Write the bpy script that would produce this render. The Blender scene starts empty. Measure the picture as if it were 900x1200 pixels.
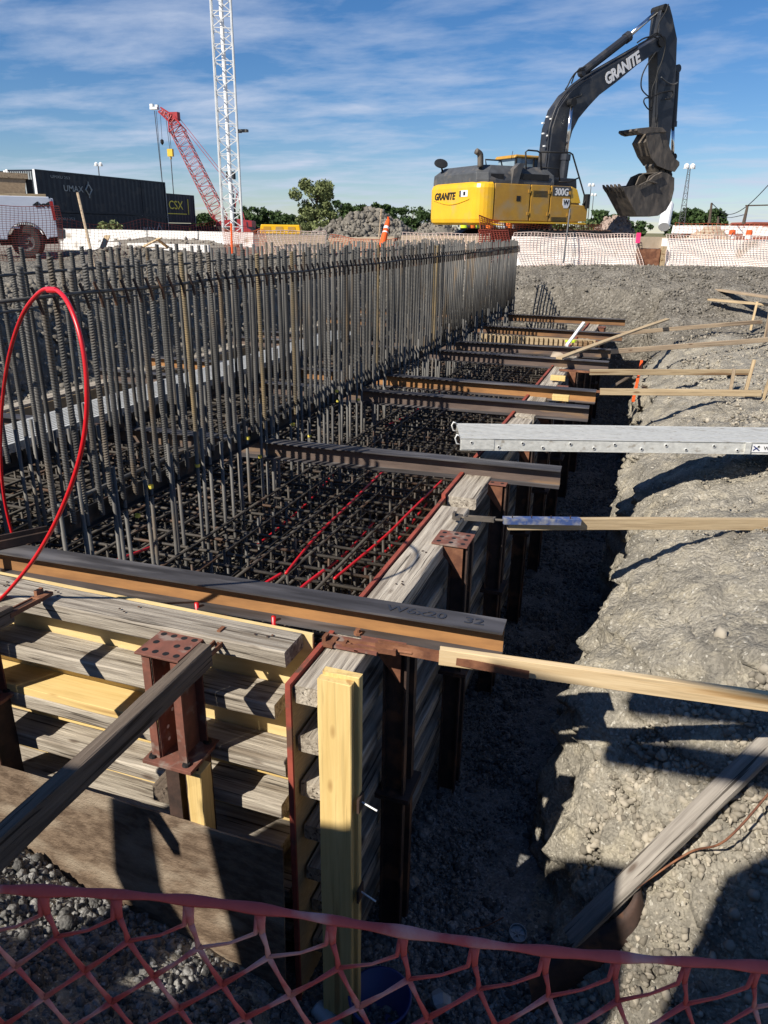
import bpy, math, random
import numpy as np
from mathutils import Vector, Matrix
random.seed(7); rng = np.random.default_rng(11)
scn = bpy.context.scene
C = scn.collection
# ------------------------------------------------------------------ camera
F = 880.0
PITCH = math.atan(332/880.); YAW = math.radians(19.0); ROLL = math.radians(-0.9)
CAM = Vector((0, 0, 1.6))
RM = (Matrix.Rotation(YAW, 3, 'Z') @ Matrix.Rotation(math.pi/2-PITCH, 3, 'X') @ Matrix.Rotation(-ROLL, 3, 'Z'))
cd = bpy.data.cameras.new('camera'); cam = bpy.data.objects.new('camera', cd); C.objects.link(cam)
cam.matrix_world = Matrix.Translation(CAM) @ RM.to_4x4()
cd.sensor_fit = 'VERTICAL'; cd.sensor_height = 36.0; cd.lens = 36.0*F/1200.0
cd.clip_start = 0.05; cd.clip_end = 3000
scn.camera = cam
# ------------------------------------------------------------------ light
SUN = Vector((-0.52*.77, -0.85*.77, 0.64)).normalized()      # towards the sun
w = bpy.data.worlds.new('World'); scn.world = w; w.use_nodes = True
nt = w.node_tree; nd = nt.nodes; lk = nt.links; nd.clear()
out = nd.new('ShaderNodeOutputWorld'); bg = nd.new('ShaderNodeBackground')
sky = nd.new('ShaderNodeTexSky'); sky.sky_type = 'NISHITA'; sky.sun_disc = False
sky.sun_elevation = math.asin(SUN.z); sky.sun_rotation = math.atan2(SUN.x, SUN.y)
sky.air_density = 1.0; sky.dust_density = 0.0; sky.ozone_density = 5.0; sky.altitude = 200
tc = nd.new('ShaderNodeTexCoord'); sp = nd.new('ShaderNodeSeparateXYZ'); lk.new(tc.outputs['Generated'], sp.inputs[0])
def mth(tree, op, a, b=None, clamp=False):
    n = tree.nodes.new('ShaderNodeMath'); n.operation = op; n.use_clamp = clamp
    for i, v in enumerate((a, b)):
        if v is None: continue
        if isinstance(v, (int, float)): n.inputs[i].default_value = v
        else: tree.links.new(v, n.inputs[i])
    return n.outputs[0]
zz = mth(nt, 'ADD', mth(nt, 'MAXIMUM', sp.outputs[2], 0.0), 0.10)
cx = mth(nt, 'DIVIDE', sp.outputs[0], zz); cy = mth(nt, 'DIVIDE', sp.outputs[1], zz)
cb = nd.new('ShaderNodeCombineXYZ'); lk.new(cx, cb.inputs[0]); lk.new(cy, cb.inputs[1])
mp = nd.new('ShaderNodeMapping'); mp.inputs['Rotation'].default_value = (0, 0, math.radians(-28)); mp.inputs['Scale'].default_value = (1.25, 2.0, 1); mp.inputs['Location'].default_value=(3.1,1.7,0)
lk.new(cb.outputs[0], mp.inputs[0])
n1 = nd.new('ShaderNodeTexNoise'); n1.inputs['Scale'].default_value = 1.0; n1.inputs['Detail'].default_value = 9; n1.inputs['Roughness'].default_value = .60; n1.inputs['Distortion'].default_value = .15
n2 = nd.new('ShaderNodeTexNoise'); n2.inputs['Scale'].default_value = .33; n2.inputs['Detail'].default_value = 3
lk.new(mp.outputs[0], n1.inputs[0]); lk.new(mp.outputs[0], n2.inputs[0])
dens = mth(nt, 'MULTIPLY', n1.outputs[0], mth(nt, 'ADD', mth(nt, 'MULTIPLY', n2.outputs[0], 1.0), 0.5))
cr = nd.new('ShaderNodeMapRange'); cr.inputs['From Min'].default_value = .44; cr.inputs['From Max'].default_value = .76; cr.inputs['To Max'].default_value = .80; cr.clamp = True
lk.new(dens, cr.inputs[0])
lowf = nd.new('ShaderNodeMapRange'); lowf.inputs['From Min'].default_value = .55; lowf.inputs['From Max'].default_value = .05; lowf.inputs['To Min'].default_value = .35; lowf.inputs['To Max'].default_value = 1.15; lk.new(sp.outputs[2], lowf.inputs[0])
cf = mth(nt, 'MULTIPLY', cr.outputs[0], lowf.outputs[0], True)
mx = nd.new('ShaderNodeMix'); mx.data_type = 'RGBA'; lk.new(cf, mx.inputs[0]); hsv = nd.new('ShaderNodeHueSaturation'); hsv.inputs['Saturation'].default_value = 1.22; hsv.inputs['Value'].default_value = 1.0; lk.new(sky.outputs[0], hsv.inputs['Color']); tint = nd.new('ShaderNodeMix'); tint.data_type = 'RGBA'; tint.blend_type = 'MULTIPLY'; tint.inputs[0].default_value = 1; lk.new(hsv.outputs[0], tint.inputs[6]); tint.inputs[7].default_value = (1.22, 1.22, 1.36, 1); lk.new(tint.outputs[2], mx.inputs[6]); mx.inputs[7].default_value = (8.2, 9.3, 11.6, 1)
lk.new(mx.outputs[2], bg.inputs[0]); bg.inputs[1].default_value = 0.0505
lk.new(bg.outputs[0], out.inputs[0])
sl = bpy.data.lights.new('sun', 'SUN'); sl.energy = 5.0; sl.angle = math.radians(.53); sl.color = (1.0, .93, .82)
so = bpy.data.objects.new('sun', sl); C.objects.link(so); so.rotation_euler = SUN.to_track_quat('Z', 'Y').to_euler()
scn.view_settings.view_transform = 'Standard'; scn.view_settings.look = 'None'; scn.view_settings.exposure = 0.5; scn.view_settings.gamma = 1
try:
    scn.cycles.max_bounces = 5; scn.cycles.diffuse_bounces = 2; scn.cycles.glossy_bounces = 2; scn.cycles.transparent_max_bounces = 6
except Exception: pass
# ------------------------------------------------------------------ point helpers
def ray(x, y): return RM @ Vector(((x-450)/F, -(y-600)/F, -1.0))
def at(x, y, d): return CAM + ray(x, y)*d
def atz(x, y, z):
    r = ray(x, y); return CAM + r*((z-CAM.z)/r.z)
# ------------------------------------------------------------------ materials
MATS = {}
def mat(name, c1, c2=None, scale=8.0, rough=.8, metal=0.0, stretch=(1,1,1), bump=.0, bscale=None, detail=6, spec=.3, lo=.35, hi=.65, rnd=0.0, c3=None, s3=2.0, lo3=.55, hi3=.62, coord='Object', bdist=.01, island=0.0):
    if name in MATS: return MATS[name]
    m = bpy.data.materials.new(name); m.use_nodes = True; t = m.node_tree; N = t.nodes; L = t.links
    b = N['Principled BSDF']; b.inputs['Roughness'].default_value = rough; b.inputs['Metallic'].default_value = metal; b.inputs['Specular IOR Level'].default_value = spec
    tcn = N.new('ShaderNodeTexCoord'); mpn = N.new('ShaderNodeMapping'); mpn.inputs['Scale'].default_value = stretch; L.new(tcn.outputs[coord], mpn.inputs[0])
    oi = N.new('ShaderNodeObjectInfo'); 
    va = N.new('ShaderNodeVectorMath'); va.operation = 'ADD'; L.new(mpn.outputs[0], va.inputs[0])
    sc = N.new('ShaderNodeVectorMath'); sc.operation = 'SCALE'; sc.inputs[0].default_value = (37, 19, 53); L.new(oi.outputs['Random'], sc.inputs['Scale']); L.new(sc.outputs[0], va.inputs[1])
    if c2 is None: c2 = tuple(x*.75 for x in c1)
    no = N.new('ShaderNodeTexNoise'); no.inputs['Scale'].default_value = scale; no.inputs['Detail'].default_value = detail; no.inputs['Roughness'].default_value = .6; L.new(va.outputs[0], no.inputs[0])
    mr = N.new('ShaderNodeMapRange'); mr.inputs['From Min'].default_value = lo; mr.inputs['From Max'].default_value = hi; L.new(no.outputs[0], mr.inputs[0])
    mi = N.new('ShaderNodeMix'); mi.data_type = 'RGBA'; L.new(mr.outputs[0], mi.inputs[0]); mi.inputs[6].default_value = (*c1, 1); mi.inputs[7].default_value = (*c2, 1)
    col = mi.outputs[2]
    if c3 is not None:
        n3 = N.new('ShaderNodeTexNoise'); n3.inputs['Scale'].default_value = s3; n3.inputs['Detail'].default_value = 5; L.new(va.outputs[0], n3.inputs[0])
        m3 = N.new('ShaderNodeMapRange'); m3.inputs['From Min'].default_value = lo3; m3.inputs['From Max'].default_value = hi3; L.new(n3.outputs[0], m3.inputs[0])
        i3 = N.new('ShaderNodeMix'); i3.data_type = 'RGBA'; L.new(m3.outputs[0], i3.inputs[0]); L.new(col, i3.inputs[6]); i3.inputs[7].default_value = (*c3, 1); col = i3.outputs[2]
    if rnd:
        hs = N.new('ShaderNodeHueSaturation'); L.new(col, hs.inputs['Color'])
        L.new(mth(t, 'ADD', mth(t, 'MULTIPLY', oi.outputs['Random'], rnd), 1-rnd/2), hs.inputs['Value']); col = hs.outputs[0]
    if island:
        ge = N.new('ShaderNodeNewGeometry'); hi_ = N.new('ShaderNodeHueSaturation'); L.new(col, hi_.inputs['Color']); L.new(mth(t, 'ADD', mth(t, 'MULTIPLY', ge.outputs['Random Per Island'], island), 1-island/2), hi_.inputs['Value']); col = hi_.outputs[0]
    L.new(col, b.inputs['Base Color'])
    if bump:
        nb = N.new('ShaderNodeTexNoise'); nb.inputs['Scale'].default_value = bscale or scale*2; nb.inputs['Detail'].default_value = 8; nb.inputs['Roughness'].default_value = .65; L.new(va.outputs[0], nb.inputs[0])
        bn = N.new('ShaderNodeBump'); bn.inputs['Strength'].default_value = bump; bn.inputs['Distance'].default_value = bdist; L.new(nb.outputs[0], bn.inputs['Height']); L.new(bn.outputs[0], b.inputs['Normal'])
    MATS[name] = m; return m
def wood(name, c1, c2, knots=None, bump=.5, rnd=.25, scale=5):
    m = mat(name, c1, c2, scale=scale, rough=.85, stretch=(.35, 7, 7), bump=bump, bscale=scale*2.2, rnd=rnd, c3=knots, s3=1.3, lo3=.60, hi3=.66, lo=.3, hi=.7)
    t = m.node_tree; N = t.nodes; L = t.links; b = N['Principled BSDF']; col = b.inputs['Base Color'].links[0].from_socket
    tcn = N.new('ShaderNodeTexCoord'); oi = N.new('ShaderNodeObjectInfo'); sc = N.new('ShaderNodeVectorMath'); sc.operation = 'SCALE'; sc.inputs[0].default_value = (11, 7, 3); L.new(oi.outputs['Random'], sc.inputs['Scale'])
    va = N.new('ShaderNodeVectorMath'); va.operation = 'ADD'; L.new(tcn.outputs['Object'], va.inputs[0]); L.new(sc.outputs[0], va.inputs[1])
    mp_ = N.new('ShaderNodeMapping'); mp_.inputs['Scale'].default_value = (1.6, 4.5, 4.5); L.new(va.outputs[0], mp_.inputs[0])
    vo = N.new('ShaderNodeTexVoronoi'); vo.inputs['Scale'].default_value = 1.7; L.new(mp_.outputs[0], vo.inputs[0])
    kr = N.new('ShaderNodeMapRange'); kr.inputs['From Min'].default_value = .07; kr.inputs['From Max'].default_value = .16; kr.inputs['To Min'].default_value = .8; kr.inputs['To Max'].default_value = 0; L.new(vo.outputs['Distance'], kr.inputs[0])
    mk = N.new('ShaderNodeMix'); mk.data_type = 'RGBA'; L.new(kr.outputs[0], mk.inputs[0]); L.new(col, mk.inputs[6]); mk.inputs[7].default_value = (c2[0]*.5, c2[1]*.38, c2[2]*.32, 1)
    m2 = N.new('ShaderNodeMapping'); m2.inputs['Scale'].default_value = (.9, 40, 40); L.new(va.outputs[0], m2.inputs[0])
    cn = N.new('ShaderNodeTexNoise'); cn.inputs['Scale'].default_value = 1.4; cn.inputs['Detail'].default_value = 5; cn.inputs['Distortion'].default_value = .4; L.new(m2.outputs[0], cn.inputs[0])
    ck = N.new('ShaderNodeMapRange'); ck.inputs['From Min'].default_value = .36; ck.inputs['From Max'].default_value = .40; ck.inputs['To Min'].default_value = min(.85, bump); ck.inputs['To Max'].default_value = 0; L.new(cn.outputs[0], ck.inputs[0])
    mc = N.new('ShaderNodeMix'); mc.data_type = 'RGBA'; L.new(ck.outputs[0], mc.inputs[0]); L.new(mk.outputs[2], mc.inputs[6]); mc.inputs[7].default_value = (c2[0]*.22, c2[1]*.2, c2[2]*.18, 1)
    L.new(mc.outputs[2], b.inputs['Base Color']); return m
M_WEATH = wood('weathered_wood', (.53, .475, .39), (.18, .15, .12), (.2, .165, .125), bump=.9)
M_WGREY = wood('silver_grey_wood', (.34, .31, .27), (.17, .15, .13), (.10, .09, .075), bump=.9)
M_WEATHD = wood('dark_weathered_wood', (.19, .15, .115), (.08, .06, .045), (.05, .04, .03), bump=.9)
M_YEL = wood('fresh_yellow_wood', (.74, .55, .24), (.60, .42, .16), (.45, .27, .1), bump=.2, rnd=.06)
M_PINE = wood('pine_wood', (.50, .39, .24), (.33, .24, .14), (.2, .12, .06), bump=.4, rnd=.2)
M_PINEP = wood('pale_pine_wood', (.68, .53, .32), (.52, .37, .2), (.4, .24, .1), bump=.2, rnd=.05)
M_PINEG = wood('greyed_pine_wood', (.46, .36, .24), (.3, .22, .15), (.18, .13, .09), bump=.5)
M_PLY = mat('yellow_plywood', (.74, .58, .29), (.60, .44, .2), scale=3, stretch=(1, 1, 6), bump=.1)
M_PLYG = mat('plywood_edge', (.5, .36, .2), (.34, .24, .13), scale=20, stretch=(1, 1, 8), bump=.2)
M_REDPLY = mat('red_overlay_plywood', (.34, .075, .05), (.22, .05, .035), scale=9, c3=(.12, .06, .04), s3=5)
M_RUST = mat('rusty_steel', (.20, .085, .045), (.12, .05, .03), scale=14, rough=.75, bump=.25, bscale=60, c3=(.28, .13, .07), s3=6, lo3=.5, hi3=.65)
M_RUSTR = mat('red_oxide_steel', (.22, .085, .06), (.13, .06, .045), scale=10, rough=.7, bump=.2, bscale=50, c3=(.24, .18, .15), s3=9, lo3=.56, hi3=.66)
M_RUSTD = mat('dark_rusty_steel', (.075, .045, .035), (.035, .025, .022), scale=9, rough=.7, bump=.3, bscale=40, c3=(.14, .07, .04), s3=4)
M_FLANGE = mat('mill_scale_steel', (.105, .10, .105), (.05, .046, .046), scale=4, stretch=(.4, 3, 3), rough=.5, metal=.35, bump=.1, c3=(.18, .17, .17), s3=3, lo3=.52, hi3=.66)
M_WEBO = mat('orange_rust_web', (.40, .20, .075), (.24, .12, .05), scale=6, stretch=(.4, 2, 2), rough=.8, bump=.15, c3=(.10, .07, .05), s3=2.5, lo3=.56, hi3=.72)
M_WEBM = mat('brown_rust_web', (.27, .14, .06), (.15, .08, .04), scale=6, stretch=(.4, 2, 2), rough=.8, bump=.15, c3=(.09, .06, .05), s3=2.5, lo3=.5, hi3=.7)
M_WEBD = mat('grey_brown_web', (.15, .11, .09), (.09, .065, .055), scale=6, stretch=(.4, 2, 2), rough=.7, bump=.15, c3=(.2, .13, .08), s3=3)
M_REBAR = mat('rebar_steel', (.125, .12, .11), (.065, .063, .06), scale=3, stretch=(1, 1, .6), rough=.6, metal=.25, bump=.15, bscale=60, rnd=.35, c3=(.15, .105, .06), s3=2.2, lo3=.58, hi3=.74)
M_REBARD = mat('shaded_rebar_steel', (.085, .075, .062), (.045, .04, .036), scale=5, rough=.6, metal=.2, bump=.3, bscale=50, c3=(.10, .06, .04), s3=3, lo3=.56, hi3=.66)  # darker copy of the rebar steel; the mat's shade lies in its colour
M_REBART = mat('rusty_rebar', (.22, .16, .08), (.12, .10, .07), scale=4, rough=.7, rnd=.4, bump=.15)
M_REDTUBE = mat('red_tubing', (.62, .012, .02), (.52, .01, .015), scale=5, rough=.35, spec=.5)
M_CLAY = mat('clay_wall', (.35, .32, .262), (.19, .175, .145), scale=2.2, rough=.95, bump=.9, bscale=9, c3=(.38, .34, .26), s3=5, lo3=.5, hi3=.68, bdist=.05, coord='Object')
M_PITST = mat('dark_pit_stone', (.20, .195, .185), (.12, .117, .11), scale=9, rough=.85, bump=.4, bscale=30, island=1.1)  # darker stone for pit floor and rubble, varied per stone
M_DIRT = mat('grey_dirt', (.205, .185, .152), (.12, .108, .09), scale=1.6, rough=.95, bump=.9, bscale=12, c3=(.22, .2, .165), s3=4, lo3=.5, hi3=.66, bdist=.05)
M_DSTEEL = mat('near_black_steel', (.03, .028, .026), (.015, .014, .014), scale=10, rough=.6, c3=(.08, .05, .035), s3=6)  # near-black base with browner patches, used on the rails
def earthy(m, vs=26, vd=.012, fs=90, fd=.004, spk=.0, spc=(.5, .47, .4)):
    t = m.node_tree; N = t.nodes; L = t.links; b = N['Principled BSDF']; tcn = N.new('ShaderNodeTexCoord')
    dn = N.new('ShaderNodeTexNoise'); dn.inputs['Scale'].default_value = 5; dn.inputs['Detail'].default_value = 4; L.new(tcn.outputs['Object'], dn.inputs[0])
    va = N.new('ShaderNodeVectorMath'); va.operation = 'MULTIPLY_ADD'; L.new(dn.outputs['Color'], va.inputs[0]); va.inputs[1].default_value = (.12, .12, .12); L.new(tcn.outputs['Object'], va.inputs[2])
    vo = N.new('ShaderNodeTexVoronoi'); vo.inputs['Scale'].default_value = vs; vo.feature = 'F1'; L.new(va.outputs[0], vo.inputs[0])
    fn = N.new('ShaderNodeTexNoise'); fn.inputs['Scale'].default_value = fs; fn.inputs['Detail'].default_value = 6; fn.inputs['Roughness'].default_value = .75; L.new(tcn.outputs['Object'], fn.inputs[0])
    old = b.inputs['Normal'].links[0].from_socket
    b1_ = N.new('ShaderNodeBump'); b1_.invert = True; b1_.inputs['Strength'].default_value = .9; b1_.inputs['Distance'].default_value = vd; L.new(vo.outputs['Distance'], b1_.inputs['Height']); L.new(old, b1_.inputs['Normal'])
    b2_ = N.new('ShaderNodeBump'); b2_.inputs['Strength'].default_value = 1.0; b2_.inputs['Distance'].default_value = fd; L.new(fn.outputs[0], b2_.inputs['Height']); L.new(b1_.outputs[0], b2_.inputs['Normal']); L.new(b2_.outputs[0], b.inputs['Normal'])
    col = b.inputs['Base Color'].links[0].from_socket
    v2 = N.new('ShaderNodeTexVoronoi'); v2.inputs['Scale'].default_value = vs*2.2; L.new(va.outputs[0], v2.inputs[0]); sc_ = N.new('ShaderNodeSeparateColor'); L.new(v2.outputs['Color'], sc_.inputs[0])
    h_ = N.new('ShaderNodeHueSaturation'); L.new(col, h_.inputs['Color']); L.new(mth(t, 'ADD', mth(t, 'MULTIPLY', sc_.outputs[0], .5), .75), h_.inputs['Value'])
    g_ = mth(t, 'GREATER_THAN', sc_.outputs[1], 1-spk); mx_ = N.new('ShaderNodeMix'); mx_.data_type = 'RGBA'; L.new(g_, mx_.inputs[0]); L.new(h_.outputs[0], mx_.inputs[6]); mx_.inputs[7].default_value = (*spc, 1); L.new(mx_.outputs[2], b.inputs['Base Color'])
M_STONE = mat('crushed_stone', (.33, .295, .235), (.23, .205, .165), scale=6, rough=.95, rnd=0, bump=.4, bscale=30, island=.9)
earthy(M_CLAY, 34, .014, 110, .006, .035); earthy(M_DIRT, 15, .03, 60, .008, .06, (.3, .28, .24)); earthy(M_PITST, 40, .012, 90, .004, .03, (.3, .3, .3))
M_FAR = mat('dry_dirt', (.30, .27, .22), (.2, .18, .15), scale=.6, rough=.95, bump=.5, bscale=6)
M_GRASS = mat('dry_grass', (.13, .13, .05), (.2, .17, .09), scale=2, rough=.95)
M_ALU = mat('aluminium', (.70, .70, .66), (.52, .52, .49), scale=7, stretch=(.4, 9, 5), rough=.5, metal=.3, bump=.05, c3=(.38, .35, .3), s3=4, lo3=.6, hi3=.7)
M_PLATE = mat('muddy_steel_plate', (.20, .145, .10), (.11, .075, .05), scale=13, rough=.85, bump=1.0, bscale=40, c3=(.31, .25, .185), s3=4.0, lo3=.5, hi3=.68, stretch=(.8, 1, 1.6), lo=.4, hi=.6)
M_ORFENCE = mat('coral_fence_plastic', (.58, .10, .09), (.44, .075, .07), scale=25, rough=.55, c3=(.6, .3, .27), s3=14, lo3=.52, hi3=.64)
M_ORNET = mat('orange_netting', (.62, .16, .07), (.5, .11, .05), scale=3, rough=.7)
M_PALENET = mat('sunlit_pale_netting', (.88, .76, .68), (.84, .62, .52), scale=3, rough=.7)  # pale tone puts the sunlight on the mesh into its colour
M_DARKNET = mat('dark_red_netting', (.30, .07, .05), (.22, .05, .04), scale=3, rough=.7)
M_WCONC = mat('white_barrier', (.86, .84, .80), (.76, .73, .68), scale=2.5, rough=.85, bump=.2, c3=(.5, .44, .36), s3=1.8, lo3=.62, hi3=.72)
M_GCONC = mat('tan_concrete', (.47, .38, .28), (.35, .28, .2), scale=3, rough=.9, bump=.3)
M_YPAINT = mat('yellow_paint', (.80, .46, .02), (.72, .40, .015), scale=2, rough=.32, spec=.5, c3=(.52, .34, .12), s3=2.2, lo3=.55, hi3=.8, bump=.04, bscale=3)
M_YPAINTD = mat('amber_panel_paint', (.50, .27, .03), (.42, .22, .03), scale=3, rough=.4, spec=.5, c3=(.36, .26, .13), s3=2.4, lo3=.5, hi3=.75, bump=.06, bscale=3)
M_BLACK = mat('charcoal_paint', (.024, .028, .037), (.017, .019, .025), scale=4, rough=.45, spec=.5, c3=(.085, .078, .068), s3=2.2, lo3=.54, hi3=.80, bump=.05)
M_GREYP = mat('grey_plastic_hood', (.085, .09, .095), (.06, .062, .066), scale=5, rough=.5, c3=(.12, .11, .10), s3=3)
M_DARK = mat('black_rubber', (.012, .012, .013), (.02, .02, .02), scale=8, rough=.6)
M_CHROME = mat('polished_rod', (.8, .8, .8), (.7, .7, .7), scale=8, rough=.15, metal=1)
M_WHITE = mat('white_paint', (.8, .8, .8), (.72, .72, .72), scale=4, rough=.45)
M_GALV = mat('galvanised_white_steel', (.78, .78, .76), (.62, .63, .62), scale=4, rough=.5, metal=.1)
M_TXTY = mat('yellow_lettering', (.75, .62, .1), (.7, .58, .1), scale=4)
M_BUCK = mat('worn_bucket_steel', (.14, .12, .10), (.07, .062, .055), scale=5, rough=.65, metal=.2, bump=.4, bscale=18, c3=(.22, .18, .14), s3=6, lo3=.5, hi3=.75, stretch=(1, 1, .4))
M_GLASS = mat('dark_glass', (.25, .33, .38), (.2, .27, .32), scale=1, rough=.1, spec=.9)
M_NAVY = mat('dark_navy_container', (.010, .013, .022), (.014, .018, .028), scale=2, rough=.5, c3=(.03, .03, .035), s3=1.5)
M_CGREY = mat('pale_container_end', (.30, .33, .34), (.22, .25, .26), scale=2, rough=.6)
M_CREDC = mat('crane_red', (.38, .04, .045), (.28, .035, .04), scale=3, rough=.45)
M_HOOK = mat('hook_yellow', (.7, .5, .05), (.6, .4, .05), scale=3, rough=.5)
M_LEAF = mat('leaf_green', (.055, .095, .025), (.028, .052, .016), scale=.8, rough=.7, lo=.4, hi=.6)
M_LEAFP = mat('pale_leaf_green', (.19, .22, .085), (.11, .135, .05), scale=.8, rough=.7, lo=.4, hi=.6)
M_BARK = mat('bark', (.10, .075, .055), (.06, .045, .035), scale=8, rough=.9)
M_BRICK = mat('red_brick', (.28, .075, .045), (.22, .06, .04), scale=10, rough=.9)
M_TRUCK = mat('white_truck_paint', (.62, .66, .74), (.55, .59, .67), scale=1.5, rough=.3, spec=.5)
M_TAIL = mat('tail_lamp_red', (.4, .01, .01), (.3, .01, .01), scale=4, rough=.2, spec=.6)
M_BOX = mat('tan_crate_wood', (.42, .31, .2), (.3, .22, .14), scale=6, stretch=(.3, 4, 4), rough=.8)
M_ORANGE = mat('safety_orange', (.85, .12, .02), (.75, .10, .02), scale=4, rough=.5)
M_HIVIS = mat('hi_vis_yellow', (.65, .85, .04), (.55, .75, .04), scale=4, rough=.8)
M_HIVISO = mat('hi_vis_orange', (.85, .2, .03), (.8, .17, .03), scale=4, rough=.8)
M_DENIM = mat('dark_work_trousers', (.04, .045, .06), (.03, .03, .045), scale=8, rough=.9)
M_SKIN = mat('skin', (.45, .27, .19), (.4, .23, .16), scale=6, rough=.6)
M_PINK = mat('pink_tape', (.85, .05, .2), (.8, .05, .18), scale=5)
M_BLUE = mat('blue_plastic', (.02, .035, .16), (.015, .03, .12), scale=4, rough=.4, spec=.5)
M_BLUEP = mat('chipped_blue_paint', (.05, .085, .22), (.26, .26, .27), scale=9, rough=.55, lo=.45, hi=.6)
M_YPLAST = mat('yellow_plastic', (.8, .45, .01), (.72, .4, .01), scale=3, rough=.45)
M_GRAVEL = mat('pinkish_gravel', (.40, .31, .26), (.25, .19, .16), scale=14, rough=.95, bump=.8, bscale=20)
M_RUBBLE = mat('grey_rubble', (.20, .18, .15), (.12, .11, .092), scale=3, rough=.95, bump=.8, bscale=6, island=.8)
M_CLEARP = mat('cloudy_plastic', (.4, .42, .43), (.3, .32, .33), scale=4, rough=.3)
# ------------------------------------------------------------------ mesh helpers
W = {}
def link(o, name, parent=None, world=None):
    o.name = name; C.objects.link(o)
    world = world or Matrix.Identity(4)
    o.matrix_basis = world
    if parent is not None:
        o.parent = parent; o.matrix_parent_inverse = W[parent].inverted()
    W[o] = world.copy(); return o
def tag(o, label=None, cat=None, group=None, kind=None):
    if label: o['label'] = label
    if cat: o['category'] = cat
    if group: o['group'] = group
    if kind: o['kind'] = kind
    return o
def thing(name, label, cat, loc=(0, 0, 0), group=None, rotz=0.0):
    o = bpy.data.objects.new(name, None); o.empty_display_size = .2
    link(o, name, None, Matrix.Translation(Vector(loc)) @ Matrix.Rotation(rotz, 4, 'Z'))
    return tag(o, label, cat, group)
class MB:
    def __init__(s): s.v = []; s.f = []; s.m = []
    def add(s, vs, fs, mi=0):
        b = len(s.v); s.v += [tuple(v) for v in vs]; s.f += [tuple(i+b for i in f) for f in fs]; s.m += [mi]*len(fs); return s
    def box(s, c, size, R=None, mi=0):
        c = Vector(c); vs = []
        for dx in (-.5, .5):
            for dy in (-.5, .5):
                for dz in (-.5, .5):
                    p = Vector((dx*size[0], dy*size[1], dz*size[2]))
                    if R is not None: p = R @ p
                    vs.append(c+p)
        return s.add(vs, [(0,1,3,2),(4,6,7,5),(0,4,5,1),(2,3,7,6),(0,2,6,4),(1,5,7,3)], mi)
    def bb(s, x0, x1, y0, y1, z0, z1, mi=0): return s.box(((x0+x1)/2, (y0+y1)/2, (z0+z1)/2), (x1-x0, y1-y0, z1-z0), None, mi)
    def tube(s, pts, r, n=8, mi=0, cap=True, flat=1.0):
        pts = [Vector(p) for p in pts]; k = len(pts)
        if not hasattr(r, '__len__'): r = [r]*k
        up = None; vs = []
        for i in range(k):
            t = (pts[min(i+1, k-1)]-pts[max(i-1, 0)])
            if t.length < 1e-9: t = Vector((0, 0, 1))
            t.normalize()
            if up is None: up = t.orthogonal().normalized()
            else:
                up = up - t*up.dot(t)
                up = up.normalized() if up.length > 1e-6 else t.orthogonal().normalized()
            sd = t.cross(up)
            for j in range(n):
                a = 2*math.pi*j/n; vs.append(pts[i]+(up*math.cos(a)+sd*math.sin(a)*flat)*r[i])
        fs = [(i*n+j, i*n+(j+1) % n, (i+1)*n+(j+1) % n, (i+1)*n+j) for i in range(k-1) for j in range(n)]
        if cap: fs += [tuple(range(n-1, -1, -1)), tuple((k-1)*n+j for j in range(n))]
        return s.add(vs, fs, mi)
    def bar(s, a, b, w_, h_, up=(0, 0, 1), mi=0):
        a = Vector(a); b = Vector(b); t = (b-a); L = t.length; t.normalize(); u = Vector(up); u = (u-t*u.dot(t))
        if u.length < 1e-5: u = t.orthogonal()
        u.normalize(); sd = u.cross(t)
        R = Matrix((t, sd, u)).transposed()
        return s.box((a+b)/2, (L, w_, h_), R, mi)
    def prism(s, out, M, d0, d1, mi=0):
        # out: 2D outline in (x,z) of frame M (4x4), extruded along frame y from d0 to d1
        n = len(out); vs = [M @ Vector((p[0], d0, p[1])) for p in out]+[M @ Vector((p[0], d1, p[1])) for p in out]
        fs = [tuple(range(n)), tuple(range(2*n-1, n-1, -1))]+[(i, n+i, n+(i+1) % n, (i+1) % n) for i in range(n)]
        return s.add(vs, fs, mi)
    def lathe(s, prof, c, n=24, axis=None, mi=0):
        c = Vector(c); R = Matrix.Identity(3) if axis is None else Vector(axis).to_track_quat('Z', 'Y').to_matrix()
        vs = [c+R @ Vector((r*math.cos(2*math.pi*j/n), r*math.sin(2*math.pi*j/n), z)) for r, z in prof for j in range(n)]
        k = len(prof); fs = [(i*n+j, i*n+(j+1) % n, (i+1)*n+(j+1) % n, (i+1)*n+j) for i in range(k-1) for j in range(n)]
        return s.add(vs, fs, mi)
    def mesh(s, name, mats, smooth=False, off=None):
        me = bpy.data.meshes.new(name)
        v = s.v if off is None else [(x-off[0], y-off[1], z-off[2]) for x, y, z in s.v]
        me.from_pydata(v, [], s.f); 
        for m in (mats if isinstance(mats, (list, tuple)) else [mats]): me.materials.append(m)
        if any(s.m): me.polygons.foreach_set('material_index', s.m)
        if smooth: me.polygons.foreach_set('use_smooth', [True]*len(me.polygons))
        me.update(); return me
    def build(s, name, mats, parent=None, smooth=False, world=None, bevel=0.0):
        if world is None:
            a = np.array(s.v); off = Vector(((a[:, 0].min()+a[:, 0].max())/2, (a[:, 1].min()+a[:, 1].max())/2, a[:, 2].min()))
            world = Matrix.Translation(off); me = s.mesh(name, mats, smooth, off)
        else: me = s.mesh(name, mats, smooth)
        o = link(bpy.data.objects.new(name, me), name, parent, world)
        if bevel:
            md = o.modifiers.new('bevel', 'BEVEL'); md.width = bevel; md.segments = 2; md.limit_method = 'ANGLE'; md.angle_limit = math.radians(40)
        return o
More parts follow.
